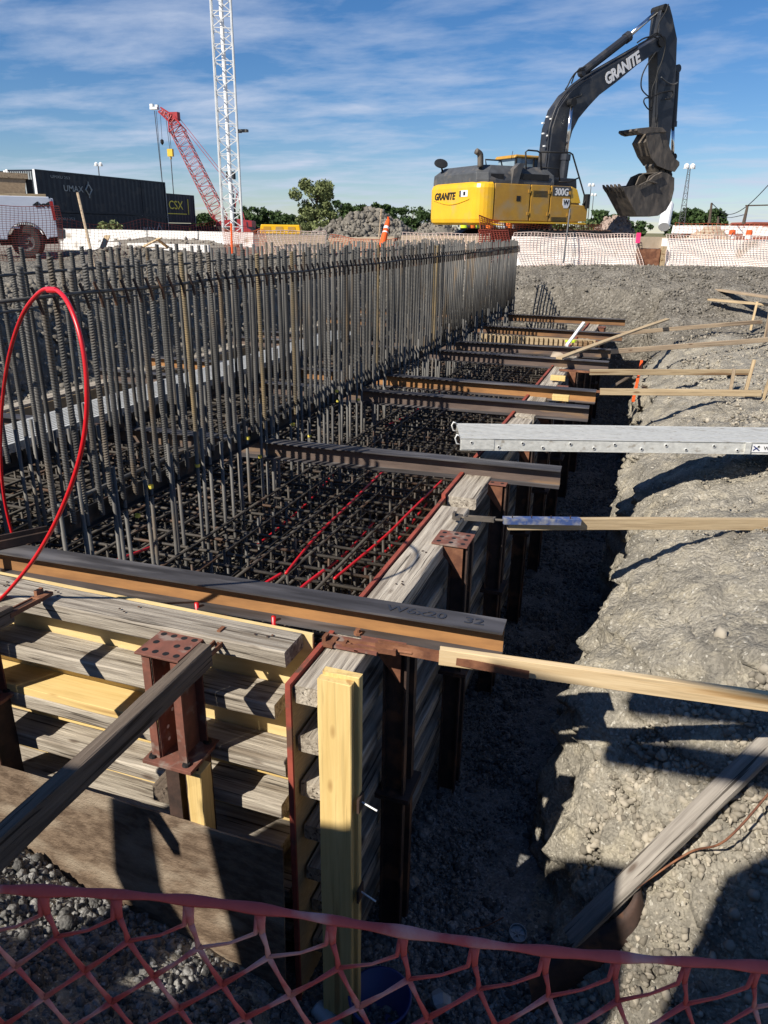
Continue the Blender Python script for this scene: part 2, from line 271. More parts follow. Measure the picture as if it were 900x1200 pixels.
def npmesh(name, v, f, material, smooth=False, kind=None, tri=False):
    me = bpy.data.meshes.new(name); v = np.asarray(v, np.float32); f = np.asarray(f, np.int32); k = f.shape[1]
    me.vertices.add(len(v)); me.vertices.foreach_set('co', v.ravel())
    me.loops.add(f.size); me.loops.foreach_set('vertex_index', f.ravel())
    me.polygons.add(len(f)); me.polygons.foreach_set('loop_start', np.arange(0, f.size, k, dtype=np.int32)); me.polygons.foreach_set('loop_total', np.full(len(f), k, np.int32))
    if smooth: me.polygons.foreach_set('use_smooth', np.ones(len(f), bool))
    me.update(calc_edges=True); me.materials.append(material)
    return bpy.data.objects.new(name, me)
def frame(a, b, up=(0, 0, 1)):
    a = Vector(a); b = Vector(b); t = (b-a).normalized(); u = Vector(up); u = u-t*u.dot(t)
    if u.length < 1e-4: u = t.orthogonal()
    u.normalize(); sd = u.cross(t); M = Matrix((t, sd, u)).transposed().to_4x4(); M.translation = (a+b)/2; return M
def plank(name, a, b, wy, hz, material, parent=None, up=(0, 0, 1), ch=.004, jit=.0015, seg=10):
    """timber with grain along its length: local x runs from a to b"""
    L = (Vector(b)-Vector(a)).length; M = frame(a, b, up); mb = MB(); y = wy/2; z = hz/2
    cs = [(-y+ch, -z), (y-ch, -z), (y, -z+ch), (y, z-ch), (y-ch, z), (-y+ch, z), (-y, z-ch), (-y, -z+ch)]
    bow = random.uniform(-.003, .003)*L; vs = []
    for i in range(seg+1):
        u = i/seg; x = (u-.5)*L; o = bow*(1-(2*u-1)**2)
        vs += [(x+(random.uniform(-.003, .003) if i in (0, seg) else 0), cy_+random.uniform(-jit, jit), cz_+o+random.uniform(-jit, jit)) for cy_, cz_ in cs]
    fs = [(i*8+j, (i+1)*8+j, (i+1)*8+(j+1) % 8, i*8+(j+1) % 8) for i in range(seg) for j in range(8)]+[tuple(range(8)), tuple(seg*8+j for j in range(7, -1, -1))]
    mb.add(vs, fs); return mb.build(name, material, parent, world=M)
def dup(root, newloc=None, label=None, group=None, dloc=None):
    r = root.copy(); C.objects.link(r); W[r] = W[root].copy()
    d = Vector(dloc) if dloc is not None else Vector(newloc)-W[root].translation
    W[r] = Matrix.Translation(d) @ W[root]; r.matrix_basis = W[r]
    if label: r['label'] = label
    if group: r['group'] = group
    for ch in [o for o in root.children]:
        c = ch.copy(); C.objects.link(c); c.parent = r; W[c] = Matrix.Translation(d) @ W[ch]
        for g in [o for o in ch.children]:
            e = g.copy(); C.objects.link(e); e.parent = c
    return r
FONT = {}
def text_mb(s, size, thick=.004, bold=.0, shear=.0, space=1.0):
    cu = bpy.data.curves.new('txt', 'FONT'); cu.body = s; cu.size = size; cu.extrude = thick/2; cu.offset = bold; cu.shear = shear; cu.align_x = 'CENTER'; cu.align_y = 'CENTER'; cu.resolution_u = 3; cu.space_character = space
    o = bpy.data.objects.new('txt', cu); C.objects.link(o); bpy.context.view_layer.update()
    me = bpy.data.meshes.new_from_object(o.evaluated_get(bpy.context.evaluated_depsgraph_get()))
    v = [tuple(x.co) for x in me.vertices]; f = [tuple(p.vertices) for p in me.polygons]
    bpy.data.objects.remove(o); bpy.data.curves.remove(cu); bpy.data.meshes.remove(me); return v, f
def lettering(s, pos, right, up, size, material, parent, name='lettering', bold=0, shear=0, sx=1.0, thick=.006, space=1.0):
    v, f = text_mb(s, size, thick, bold, shear, space); r = Vector(right).normalized(); u = Vector(up); u = (u-r*u.dot(r)).normalized(); n = r.cross(u)
    mb = MB(); mb.add([Vector(pos)+r*(x*sx)+u*y+n*z for x, y, z in v], f); return mb.build(name, material, parent)
# ---- numpy value noise
PT = rng.random((64, 64, 64)).astype(np.float32)
def vn(x, y, z):
    xi = np.floor(x).astype(int); yi = np.floor(y).astype(int); zi = np.floor(z).astype(int)
    fx = x-xi; fy = y-yi; fz = z-zi; fx = fx*fx*(3-2*fx); fy = fy*fy*(3-2*fy); fz = fz*fz*(3-2*fz); o = 0
    for a in (0, 1):
        for b in (0, 1):
            for c in (0, 1):
                o = o+PT[(xi+a) & 63, (yi+b) & 63, (zi+c) & 63]*(fx if a else 1-fx)*(fy if b else 1-fy)*(fz if c else 1-fz)
    return o
def fbm(x, y, z, s, octv=5, g=.5):
    o = 0; a = 1; t = 0
    for i in range(octv):
        o = o+a*(vn(x*s+i*7.3, y*s+i*3.1, z*s+i*5.7)-.5); t += a; a *= g; s *= 2.03
    return o/t*2
def sst(x, a, b):
    t = np.clip((x-a)/(b-a), 0, 1); return t*t*(3-2*t)
# ------------------------------------------------------------------ terrain
FL = -2.5
def H(X, Y):
    far = sst(Y, 17.3, 21.6)
    bank = np.interp(X, [-1, 0, .15, .5, 1.2, 2.5, 5, 8], [-1.05, -.98, -.82, -.62, -.42, -.30, .1, .3])
    bank = bank + .16*fbm(X, Y, 0*X, .9, 4)
    up = sst(Y, 17.3, 19.4); bank = bank*(1-up)-.42*up
    bank = bank*(1-far)+.76*far
    plane = -6.17+1.0*X+1.15*Y+.14*fbm(X, Y, 0*X, 1.3, 3)
    right = np.minimum(bank, np.maximum(plane, FL))
    x0 = .03+.30*fbm(X*0, Y, 0*X, .9, 4)+.04*np.sin(Y*1.1)
    m = sst(X, x0-.10, x0+.07)
    R_ = FL+(np.maximum(right, FL)-FL)*m
    lb = np.interp(X, [-16, -11, -8.6, -8.1, -7.35, -7], [.78, .76, .74, .60, -.45, -.5])+.2*fbm(X, Y, 0*X, .7, 4)*np.clip((-7.2-X), 0, 1)
    ml = sst(-X, 6.95, 7.15)
    Lf = FL+(lb-FL)*ml
    z = np.where(X > -3, R_, Lf)
    # end wall of the pit
    me = sst(Y, 19.45, 19.75); endz = (-.42)*(1-far)+.76*far+.16*fbm(X, Y, 0*X, .9, 4)*(1-far)
    z = np.where((X > -7.1) & (X < x0+.07), z*(1-me)+endz*me, z)
    # slope below the photographer
    xs = sst(X, -1.6, -1.2)
    near_r = np.clip(-(Y-.42)*1.85, FL, 0)
    soil = -1.9-.26*(X+3.2)+.22*(2.65-Y)+.10*fbm(X, Y, 0*X, 2.2, 4)
    soil = np.where(Y < 2.62, np.clip(soil, FL, -1.0), FL)
    near_l = np.maximum(np.clip(-(Y-.05)*2.2, FL, 0), soil)
    near = near_l*(1-xs)+near_r*xs
    z = np.where((X < .3) | (Y < .4), np.maximum(z, near), np.maximum(z, np.clip(-(Y-.42)*1.85, FL, 0)))
    z = np.where(Y < .1, 0.0+.0*z, z)
    return z
def terrain():
    Ys = np.concatenate([np.arange(-6, .0, .25), np.arange(0, 8, .03), np.arange(8, 14, .05), np.arange(14, 27.01, .09)])
    xf = np.concatenate([np.arange(-18, -3.6, .04), np.arange(-3.6, 3.2, .008), np.arange(3.2, 10.01, .04)])
    NX = 520; rows = []
    for Y in Ys:
        h = H(xf, np.full_like(xf, Y)); wgt = np.where((xf > -3.5) & (xf < 3), 2.0, .6)
        ds = np.sqrt(np.diff(xf)**2+np.diff(h)**2)*wgt[1:]; s = np.concatenate([[0], np.cumsum(ds)])
        xs = np.interp(np.linspace(0, s[-1], NX), s, xf); rows.append(xs)
    X = np.array(rows); Y = np.repeat(Ys[:, None], NX, 1); Z = H(X, Y)
    gx = np.gradient(Z, axis=1)/(np.abs(np.gradient(X, axis=1))+1e-5); steep = np.clip(np.abs(gx)/2, 0, 1)
    rough = .045+.025*sst(X, -.3, .1)
    amp = np.where(Y > .3, 1, .3)
    dz = (fbm(X, Y, Z, 2.6, 6, .55)*rough+np.abs(fbm(X, Y, Z, 9, 3))*.02)*amp
    bk_ = sst(X, -.25, .05)*(1-sst(Y, 15.5, 17.5))
    dz = dz+bk_*amp*(.015-.04*sst(X, .7, 1.3)*(Y > 4.3)*(Y < 7)-.16*np.abs(fbm(X*1.2, Y, Z, 2.2, 6, .6))+.03*((Z*7+2*fbm(X, Y, Z, 1.5, 3)) % 1)*(Y < 9))
    dx = (.10*(((Z*3.2+1.6*fbm(X+5, Y, Z*.5, 1.2, 4)) % 1)-.5)+fbm(X+9, Y, Z*.7, 2.6, 6, .6)*.22-np.abs(fbm(X+3, Y*1.3, Z*.5, 5.0, 4))*.12)*steep*amp
    Z = Z+dz*(1-.7*steep); X = X+dx; Y2 = Y+dz*steep*.8
    n0, n1_ = X.shape; v = np.stack([X, Y2, Z], -1).reshape(-1, 3); idx = np.arange(n0*n1_).reshape(n0, n1_)
    f = np.stack([idx[:-1, :-1], idx[:-1, 1:], idx[1:, 1:], idx[1:, :-1]], -1).reshape(-1, 4)
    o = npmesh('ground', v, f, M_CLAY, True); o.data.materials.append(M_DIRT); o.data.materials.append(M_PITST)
    fc = v[f].mean(1); wob = fbm(fc[:, 0], fc[:, 1], fc[:, 2], 1.2, 4)
    mi_ = np.where((fc[:, 1]+2.5*wob > 16.8) | (fc[:, 0] < -3.4) | (fc[:, 1] < 1.6), 1, np.where((fc[:, 0] < -.25) & (fc[:, 2] < -2.35), 2, 0)).astype(np.int32); o.data.polygons.foreach_set('material_index', mi_); link(o, 'ground'); tag(o, kind='structure'); return o  # left bank takes the darker dirt, part of its shade put into colour
terrain()
def far_ground():
    mb = MB(); z = .70
    for x0, x1, y0, y1 in ((-900, -17, -200, 1800), (9.5, 900, -200, 1800), (-17, 9.5, 26.6, 1800), (-17, 9.5, -200, -5.9)):
        mb.add([(x0, y0, z if y1 > 0 else -.06), (x1, y0, z if y1 > 0 else -.06), (x1, y1, z if y1 > 0 else -.06), (x0, y1, z if y1 > 0 else -.06)], [(0, 1, 2, 3)])
    o = mb.build('far_ground', M_FAR); tag(o, kind='structure')
    mb = MB(); mb.add([(-900, 110, .72), (900, 110, .72), (900, 1800, .72), (-900, 1800, .72)], [(0, 1, 2, 3)])
    o = mb.build('grass_field', M_GRASS); tag(o, kind='structure')
far_ground()
# ---- stones
ICO = None
def ico():
    t = (1+5**.5)/2; v = np.array([(-1,t,0),(1,t,0),(-1,-t,0),(1,-t,0),(0,-1,t),(0,1,t),(0,-1,-t),(0,1,-t),(t,0,-1),(t,0,1),(-t,0,-1),(-t,0,1)], float)
    v /= np.linalg.norm(v[0]); f = np.array([(0,11,5),(0,5,1),(0,1,7),(0,7,10),(0,10,11),(1,5,9),(5,11,4),(11,10,2),(10,7,6),(7,1,8),(3,9,4),(3,4,2),(3,2,6),(3,6,8),(3,8,9),(4,9,5),(2,4,11),(6,2,10),(8,6,7),(9,8,1)])
    return v, f
IV, IF = ico()
def facet(n):
    v = IV[None]*(1+.35*(rng.random((n, 12, 1))-.5))
    for _ in range(5):
        nn = rng.normal(0, 1, (n, 1, 3)); nn /= np.linalg.norm(nn, axis=2, keepdims=True); d_ = .3+.4*rng.random((n, 1, 1)); tt_ = (v*nn).sum(2, keepdims=True); v = v-nn*np.maximum(0, tt_-d_)
    return v*(.6+.9*rng.random((n, 1, 3)))
def stones(name, pts, sizes, material, kind='stuff', label=None, cat=None):
    n = len(pts); v = IV[None]*(1+.35*(rng.random((n, 12, 1))-.5))
    for _ in range(5):
        nn = rng.normal(0, 1, (n, 1, 3)); nn /= np.linalg.norm(nn, axis=2, keepdims=True); d_ = .35+.4*rng.random((n, 1, 1)); tt_ = (v*nn).sum(2, keepdims=True); v = v-nn*np.maximum(0, tt_-d_)
    sc = sizes[:, None, None]*(.7+.8*rng.random((n, 1, 3))); v = v*sc
    a = rng.random(n)*6.28; c, s = np.cos(a), np.sin(a); b = rng.random(n)*3; c2, s2 = np.cos(b), np.sin(b)
    x = v[..., 0]*c[:, None]-v[..., 1]*s[:, None]; y = v[..., 0]*s[:, None]+v[..., 1]*c[:, None]; z = v[..., 2]
    y, z = y*c2[:, None]-z*s2[:, None], y*s2[:, None]+z*c2[:, None]
    v = np.stack([x, y, z], -1)+pts[:, None, :]; f = (IF[None]+(np.arange(n)*12)[:, None, None]).reshape(-1, 3)
    o = npmesh(name, v.reshape(-1, 3), f, material); link(o, name); tag(o, label, cat, kind=kind); return o
def scatter(n, x0, x1, y0, y1, smin, smax, pw=2.5, sink=.2, cond=None, dens=None):
    X = rng.uniform(x0, x1, n); Y = rng.uniform(y0, y1, n); Z = H(X, Y)
    e = .03; sl_ = np.hypot(H(X+e, Y)-Z, H(X, Y+e)-Z)/e
    k = (sl_ < 2.2)
    if cond is not None: k &= cond(X, Y, Z)
    if dens is not None: k &= rng.random(n) < dens(X, Y)
    X, Y, Z = X[k], Y[k], Z[k]; s = smin+(smax-smin)*rng.random(len(X))**pw
    return np.stack([X, Y, Z+s*sink], -1), s
def rocks():
    P = []; S = []
    for a in ((22000, -1.3, .1, 2.9, 9, .006, .018, 2), (12000, -1.2, .1, 9, 19.4, .012, .03, 2), (900, -1.2, .3, 2.2, 9, .02, .05, 3), (15000, -1.4, .2, 1.6, 3.6, .008, .032, 3), (13000, -3.7, -1.3, .8, 2.62, .006, .026, 2.5), (1200, -3.7, -1.3, .8, 2.62, .02, .045, 2)):
        p, s = scatter(*a, cond=lambda X, Y, Z: (Z < -2.25) | (X < -.9)); P.append(p); S.append(s)
    stones('pit_gravel', np.concatenate(P), np.concatenate(S), M_PITST, label='loose dark crushed stone over the pit floor and rubble', cat='gravel')
    P = []; S = []
    cl = lambda X, Y: np.clip(.12+1.5*fbm(X, Y, 0*X, .9, 3)+.25*(X > .7)+.5*(Y < 3.6), .03, 1)
    for a, d in (((30000, .05, 3.6, 2.2, 9, .004, .016, 4), cl), ((20000, .0, 1.8, 2.0, 4.1, .007, .034, 2.2), lambda X, Y: np.clip(.55+1.2*fbm(X, Y, 0*X+3, 1.6, 3), .1, 1)), ((14000, .05, 5, 9, 18, .008, .032, 4), cl), ((120, .3, 4, 4, 14, .02, .045, 2), None)):
        p, s = scatter(*a, dens=d); P.append(p); S.append(s)
    stones('bank_pebbles', np.concatenate(P), np.concatenate(S), M_STONE, label='pebbles and clods strewn over the clay bank', cat='gravel')
    P = []; S = []
    for a in ((16000, -3.6, 7, 17.0, 23, .010, .05, 4), (9000, -9.5, -7, 3, 20, .015, .07, 3)):
        p, s = scatter(*a); P.append(p); S.append(s)
    stones('slope_stones', np.concatenate(P), np.concatenate(S), M_RUBBLE, label='grey stones over the dirt slope at the far end', cat='gravel')
rocks()
# ------------------------------------------------------------------ footing formwork, right side
ZT = -.41
fr = thing('side_formwork', 'long timber formwork wall with rusty steel posts beside the gravel trench', 'formwork', (-1.3, 11, FL))
mb = MB()
mb.add([(-1.40, 2.70, FL), (-1.38, 2.70, FL), (-1.38, 19.3, FL), (-1.40, 19.3, FL), (-1.40, 2.70, ZT+.005), (-1.38, 2.70, ZT+.005), (-1.38, 19.3, ZT+.005), (-1.40, 19.3, ZT+.005)],
       [(0,1,5,4),(1,2,6,5),(2,3,7,6),(3,0,4,7),(4,5,6,7),(0,3,2,1)])
mb.bb(-1.403, -1.377, 2.69, 19.3, ZT-.02, ZT+.012, 1); mb.bb(-1.404, -1.376, 2.688, 2.704, FL, ZT-.021, 1)
mb.build('plywood_panel', [M_PLYG, M_REDPLY], fr)
mb = MB(); mb.bb(-1.405, -1.374, 5.48, 19.25, ZT+.013, ZT+.045); mb.build('edge_strip', M_REDPLY, fr)
LV = [-.46-.293*k for k in range(7)]
segs = [[2.73, 5.35], [5.5, 8.4], [8.5, 12.2], [12.25, 16.0], [16.05, 19.2]]
for k, z in enumerate(LV):
    for i, (y0, y1) in enumerate(segs):
        dz = (.028 if (k == 0 and i) else 0)
        x1 = -1.14+random.uniform(-.015, .01)
        plank('waler', (-(1.368-x1*-1)/2-.0 if False else (-1.368+x1)/2, y0+random.uniform(-.02, .02)+(.02*k if i == 0 else 0), z+dz), ((-1.368+x1)/2, y1, z+dz), x1+1.368, .092, M_WEATH, fr, ch=.007, jit=.003)
_h = MB(); _h.lathe([(.0, .0005), (.013, .0005), (.013, .0002), (.017, .0)], (0, 0, 0), 12); ME_HOLE = _h.mesh('bolt_hole', M_DARK)
def hole(p, par, R=None, me=None):
    M = Matrix.Translation(Vector(p)) @ (R or Matrix.Identity(4)); return link(bpy.data.objects.new('bolt_hole', me or ME_HOLE), 'bolt_hole', par, M)
def strongback(root, x, y, ztop):
    """two channels back to back with drilled cap plate; outward is +x"""
    mb = MB(); mb.bb(x-.12, x+.13, y-.125, y+.125, ztop-.012, ztop)
    pl = mb.build('cap_plate', M_RUSTR, root, bevel=.002)
    mb = MB()
    if y < 8:
        for i in range(3):
            for j in range(3): hole((x-.08+.085*i, y-.08+.08*j, ztop+.0005), pl)
    for sx in (0,):
        mb = MB()
        for s in (-1, 1):
            yy = y+s*.055
            mb.bb(x+.0, x+.13, yy-.005, yy+.005, FL+.02, ztop-.014)
            mb.bb(x-.0, x+.012, yy+(.0055 if s > 0 else -.045), yy+(.045 if s > 0 else -.0055), FL+.02, ztop-.014)
            mb.bb(x+.118, x+.13, yy+(.0055 if s > 0 else -.045), yy+(.045 if s > 0 else -.0055), FL+.02, ztop-.014)
        mb.build('channel_post', M_RUSTD, root)
    mb = MB(); M = Matrix.Translation((0, y-.112, 0)); mb.prism([(x-.1, ztop-.014), (x+.1, ztop-.014), (x+.1, ztop-.25)], M, 0, .01); mb.build('gusset', M_RUST, root)
    mb = MB(); mb.bb(x-.03, x+.17, y-.13, y+.13, -1.42, -1.405); mb.bb(x-.03, x+.17, y-.13, y+.13, -1.40, -1.388)
    mb.build('splice_plate', M_RUSTD, root)
for y in (3.35, 4.70, 6.10, 7.55, 9.0, 10.5, 12.0, 13.5, 15.0, 16.5, 18.0):
    strongback(fr, -1.11, y, -.398)
def tie_nut(root, x, y, z, mb):
    mb.tube([(x, y, z), (x+.13, y, z)], .008, 6); mb.lathe([(.0, -.01), (.03, -.01), (.03, .01), (0, .01)], (x+.05, y, z), 8, (1, 0, 0))
mb = MB()
for y in (3.5, 4.85, 6.25):
    for z in (-1.0, -1.7): tie_nut(fr, -1.13, y, z, mb)
mb.build('tie_rod', M_RUST, fr)
_n = MB(); _n.lathe([(0, .002), (.006, .002), (.007, 0)], (0, 0, 0), 8); ME_NAIL = _n.mesh('nail_head', M_RUSTD)
for k in range(4):
    for y in (2.80, 3.2, 3.9, 4.4):
        link(bpy.data.objects.new('nail_head', ME_NAIL), 'nail_head', fr, Matrix.Translation((-1.26+.05*random.random(), y+.05*random.random(), ZT+.0005)))
# yellow stud at the corner (two boards face to face)
st = thing('timber_stud', 'upright pair of fresh yellow boards bolted to the formwork corner', 'board', (-1.13, 2.66, FL))
plank('board', (-1.135, 2.665, -2.5), (-1.135, 2.665, -.30), .165, .045, M_YEL, st, up=(0, 1, 0), ch=.004)
plank('board', (-1.120, 2.713, -2.5), (-1.120, 2.713, -.285), .18, .045, M_YEL, st, up=(0, 1, 0), ch=.004)
mb = MB()
for z in (-.98, -1.55):
    mb.tube([(-1.02, 2.70, z), (-.93, 2.67, z)], .0045, 6)
mb.build('form_bolt', M_GALV, st)
mb = MB()
for z in (-.98, -1.55): mb.bb(-1.03, -1.018, 2.66, 2.73, z-.04, z+.04)
mb.build('washer_plate', M_RUSTD, st)
# ------------------------------------------------------------------ front formwork
ff = thing('end_formwork', 'end wall of grey timbers over yellow plywood with a red steel post', 'formwork', (-3.2, 3.0, FL))
mb = MB(); mb.bb(-7, -1.425, 3.05, 3.068, FL, -.335); mb.build('plywood_panel', M_PLY, ff)
zs = [-.375, -.70, -1.04, -1.325, -1.62, -1.92, -2.22]
for k, z in enumerate(zs):
    plank('waler', (-4.45+.07*k, 2.945, z), (-1.47+random.uniform(-.03, .03)-(.05 if k else 0), 2.945, z-.004), .2, .092, M_WEATH, ff, ch=.007, jit=.003)
    plank('waler', (-7, 2.945, z+.01), (-4.5+.07*k, 2.945, z), .19, .09, M_WEATH, ff, ch=.007, jit=.003)
plank('waler', (-3.6, 2.955, -.965), (-2.22, 2.955, -.965), .215, .05, M_YEL, ff, ch=.003)
plank('waler', (-3.3, 3.0, -1.215), (-1.5, 3.0, -1.215), .03, .04, M_YEL, ff, ch=.003)
plank('block', (-2.17, 2.68, -1.27), (-2.17, 2.85, -1.27), .1, .1, M_WEATHD, ff)
plank('block', (-1.93, 2.70, -1.6), (-1.93, 2.70, -1.03), .09, .1, M_YEL, ff, up=(0, 1, 0))
_h = MB(); _h.lathe([(.0, .0008), (.010, .0008), (.011, 0)], (0, 0, 0), 10); ME_HOLEL = _h.mesh('bolt_hole', M_GALV)
for k in range(3):
    for x in (-1.7, -2.5, -3.0, -3.3): link(bpy.data.objects.new('nail_head', ME_NAIL), 'nail_head', ff, Matrix.Translation((x+.1*random.random(), 2.90+.08*random.random(), -.328)))
def front_post(x, y, z, full=True):
    mb = MB(); mb.bb(x-.125, x+.125, y-.125, y+.125, z-.012, z); pl = mb.build('cap_plate', M_RUSTR, ff, bevel=.002)
    mb = MB()
    for i in range(4):
        for j in range(3):
            if j == 1 and i in (1,): continue
            hole((x-.09+.06*i+.01*(j % 2), y-.085+.08*j, z+.0004), pl)
    mb = MB()
    zb = -1.0
    for s in (-1, 1):
        xx = x+s*.055
        # channel: web plus two flanges; flanges turned outward
        mb.bb(xx-.004, xx+.004, y-.088, y+.1, zb+.012, z-.013)
        mb.bb(*(sorted((xx+s*.0045, xx+s*.05))), y-.1, y-.088, zb+.012, z-.013)
        mb.bb(*(sorted((xx+s*.0045, xx+s*.05))), y+.09, y+.1, zb+.012, z-.013)
    p = mb.build('channel_post', M_RUSTR, ff)
    mb = MB()
    for s in (-1, 1):
        for zq in np.arange(zb+.08, z-.05, .075):
            hole((x+s*.0502, y-.02+.05*((int(zq*100)) % 2), zq), p, Matrix.Rotation(-s*math.pi/2, 4, 'Y'), ME_HOLEL)
    mb = MB(); mb.bb(x-.14, x+.15, y-.14, y+.14, zb-.012, zb+.01); bp = mb.build('base_plate', M_RUSTR, ff, bevel=.002)
    mb = MB()
    for i in (-1, 1):
        for j in (-1, 1): mb = MB(); mb.lathe([(.0, .012), (.02, .012), (.024, 0)], (x+i*.1, y+j*.1, zb+.011), 10); mb.build('bolt_head', M_DARK, bp)
    mb = MB()
    for s in (-1, 1):
        xx = x+.05+s*.06
        mb.bb(xx-.005, xx+.005, y-.067, y+.1, FL, zb-.014); mb.bb(xx-.04, xx+.04, y-.078, y-.068, FL, zb-.014)
    mb.build('lower_post', M_RUSTD, ff)
front_post(-2.06, 2.745, -.355)
front_post(-3.42, 2.745, -.375)
# left side formwork (mostly hidden behind the bars)
lf = thing('far_side_formwork', 'dark timber formwork on the far left side of the footing', 'formwork', (-6.8, 11, FL))
mb = MB(); mb.bb(-6.80, -6.78, 3.07, 19.3, FL, -.42); mb.build('plywood_panel', M_PLYG, lf)
for z in LV[:3]: plank('waler', (-6.9, 3.1, z), (-6.9, 19.2, z), .18, .09, M_WEATH, lf)
# ------------------------------------------------------------------ steel beams
def ibeam(a, b, label, webm, h=.158, wd=.153, group='steel beams laid across the footing'):
    a = Vector(a); b = Vector(b); L = (b-a).length; M = frame(a, b); mb = MB(); tf = .0095; tw = .0066
    pr = [(-wd/2, -h), (wd/2, -h), (wd/2, -h+tf), (tw/2, -h+tf+.004), (tw/2, -tf-.004), (wd/2, -tf), (wd/2, 0), (-wd/2, 0), (-wd/2, -tf), (-tw/2, -tf-.004), (-tw/2, -h+tf+.004), (-wd/2, -h+tf)]
    n = 12; vs = [(-L/2, y, z) for y, z in pr]+[(L/2, y, z) for y, z in pr]
    mb.v = vs; mb.f = [(j, n+j, n+(j+1) % n, (j+1) % n) for j in range(n)]+[tuple(range(n-1, -1, -1)), tuple(range(n, 2*n))]
    mb.m = [1 if j in (3, 9) else 0 for j in range(n)]+[0, 0]
    o = mb.build('steel_beam', [M_FLANGE, webm], None, world=M); tag(o, label, 'steel beam', group); return o
BT = -.25
b1 = ibeam((-5.6, 3.13, BT), (-.50, 3.33, BT), 'nearest steel beam, orange web and painted size mark on its end', M_WEBO)
ibeam((-7.1, 5.82, BT), (-.56, 6.15, BT), 'dark steel beam just before the aluminium plank', M_WEBD)
ibeam((-7.1, 8.43, BT), (-.55, 8.67, BT), 'dark grey steel beam just behind the aluminium plank', M_WEBD)
ibeam((-7.1, 9.62, BT), (-.55, 9.66, BT), 'bright orange rusted steel beam next behind the one by the plank', M_WEBO)
ibeam((-7.1, 12.1, BT), (-.55, 12.05, BT), 'dark brown steel beam, nearer one of the close pair in the middle', M_WEBD)
ibeam((-7.1, 12.95, BT), (-.60, 13.40, BT), 'brown steel beam, farther one of the close pair under the yellow rag', M_WEBD)
ibeam((-7.1, 15.9, BT), (-.52, 15.70, BT), 'orange edged steel beam second from the far end of the pit', M_WEBM)
ibeam((-7.1, 18.1, BT), (-.59, 18.42, BT), 'farthest steel beam across the pit in front of the dirt slope', M_WEBM)
M_INK = mat('paint_marker', (.02, .025, .04), (.03, .035, .05), scale=20)
d1 = Vector((5.1, .2, 0)).normalized()
lettering('W6x20   32', Vector((-.86, 3.315, BT+.003)), d1, (-.04, 1, 0), .085, M_INK, b1, bold=.001, sx=1.25, thick=.002)
mb = MB(); mb.lathe([(0, .03), (.014, .03), (.014, .012), (.024, .012), (.024, 0)], (-1.25, 3.24, BT-.148), 8); mb.build('bolt', M_RUST, b1)
# dark stub channel lying on the nearest beam at the left
mb = MB(); mb.bar((-3.66, 3.02, -.22), (-3.40, 3.42, -.22), .05, .05); mb.bar((-3.66, 3.02, -.18), (-3.40, 3.42, -.18), .012, .03)
tag(mb.build('steel_channel', M_RUSTD), 'short dark steel channel crossing the nearest beam behind the red hose', 'steel channel')
# ------------------------------------------------------------------ rebar
def bar_mesh(L, r=.018, ribs=True, n=8, pitch=.020, bend=None):
    mb = MB(); zs_ = []; rs = []
    if ribs:
        z = 0
        while z < L-pitch:
            zs_ += [z, z+pitch*.62, z+pitch*.72, z+pitch*.9]; rs += [r, r, r*1.16, r*1.16]; z += pitch
        zs_.append(L); rs.append(r)
    else: zs_ = [0, L]; rs = [r, r]
    vs = []; k = len(zs_)
    for z, q in zip(zs_, rs):
        for j in range(n):
            a = 2*math.pi*j/n; vs.append((q*math.cos(a), q*math.sin(a), z+(q > r)*.010*math.sin(a)))
    fs = [(i*n+j, i*n+(j+1) % n, (i+1)*n+(j+1) % n, (i+1)*n+j) for i in range(k-1) for j in range(n)]+[tuple((k-1)*n+j for j in range(n))]
    mb.add(vs, fs); return mb.mesh('vertical_bar', M_REBAR, True)
wall = thing('rebar_wall', 'tall double row of vertical reinforcing bars standing in the footing', 'rebar cage', (-3.9, 11, FL))
TOPL = 1.55; me_top = bar_mesh(TOPL, .0168, pitch=.017); me_topr = me_top.copy(); me_topr.materials[0] = M_REBART; me_low = bar_mesh(1.75, .0165)
def place(me, name, p, parent, tilt=(0, 0), rz=0):
    M = Matrix.Translation(Vector(p)) @ Matrix.Rotation(tilt[0], 4, 'X') @ Matrix.Rotation(tilt[1], 4, 'Y') @ Matrix.Rotation(rz, 4, 'Z')
    return link(bpy.data.objects.new(name, me), name, parent, M)
stuff = MB(); cnt = 0
def sbar(p, q, r=.018, n=5): stuff.tube([p, q], r, n)
SP = .128
NB = 123
for i in range(NB):
    y = 3.38+i*SP+random.uniform(-.014, .014)
    for row, x in ((0, -3.27), (1, -4.62)):
        yj = y+random.uniform(-.012, .012)+(row*.06); hj = random.uniform(-.03, .03)-(.04 if random.random() < .15 else 0)
        tx = random.uniform(-.012, .012); ty = random.uniform(-.010, .010)
        zt = 1.40+hj; zb = zt-TOPL
        if row == 0 and i < 70 or row == 1 and i < 28:
            place(me_topr if random.random() < .06 else me_top, 'vertical_bar', (x, yj, zb), wall, (tx, ty), random.random()*6)
        else: sbar((x, yj, zb), (x+ty, yj-tx*1.5, zt), .0165, 6)
        # lower dowels lapped beside
        xr, yr = x+random.uniform(-.03, .05), yj+random.uniform(.03, .11); stuff.tube([(xr, yr, FL+.05), (xr+random.uniform(-.02, .02), yr+random.uniform(-.03, .03), random.uniform(-.1, .14))], .0145, 6)
        if row == 0 and i % 2 == 0: stuff.tube([(x+.35+random.uniform(-.02, .02), yj+.05, FL+.05), (x+.36, yj+.05, -.72+random.uniform(-.05, .05))], .014, 5)
o = stuff.build('vertical_bar', M_REBAR, wall, smooth=True); tag(o, kind='stuff')
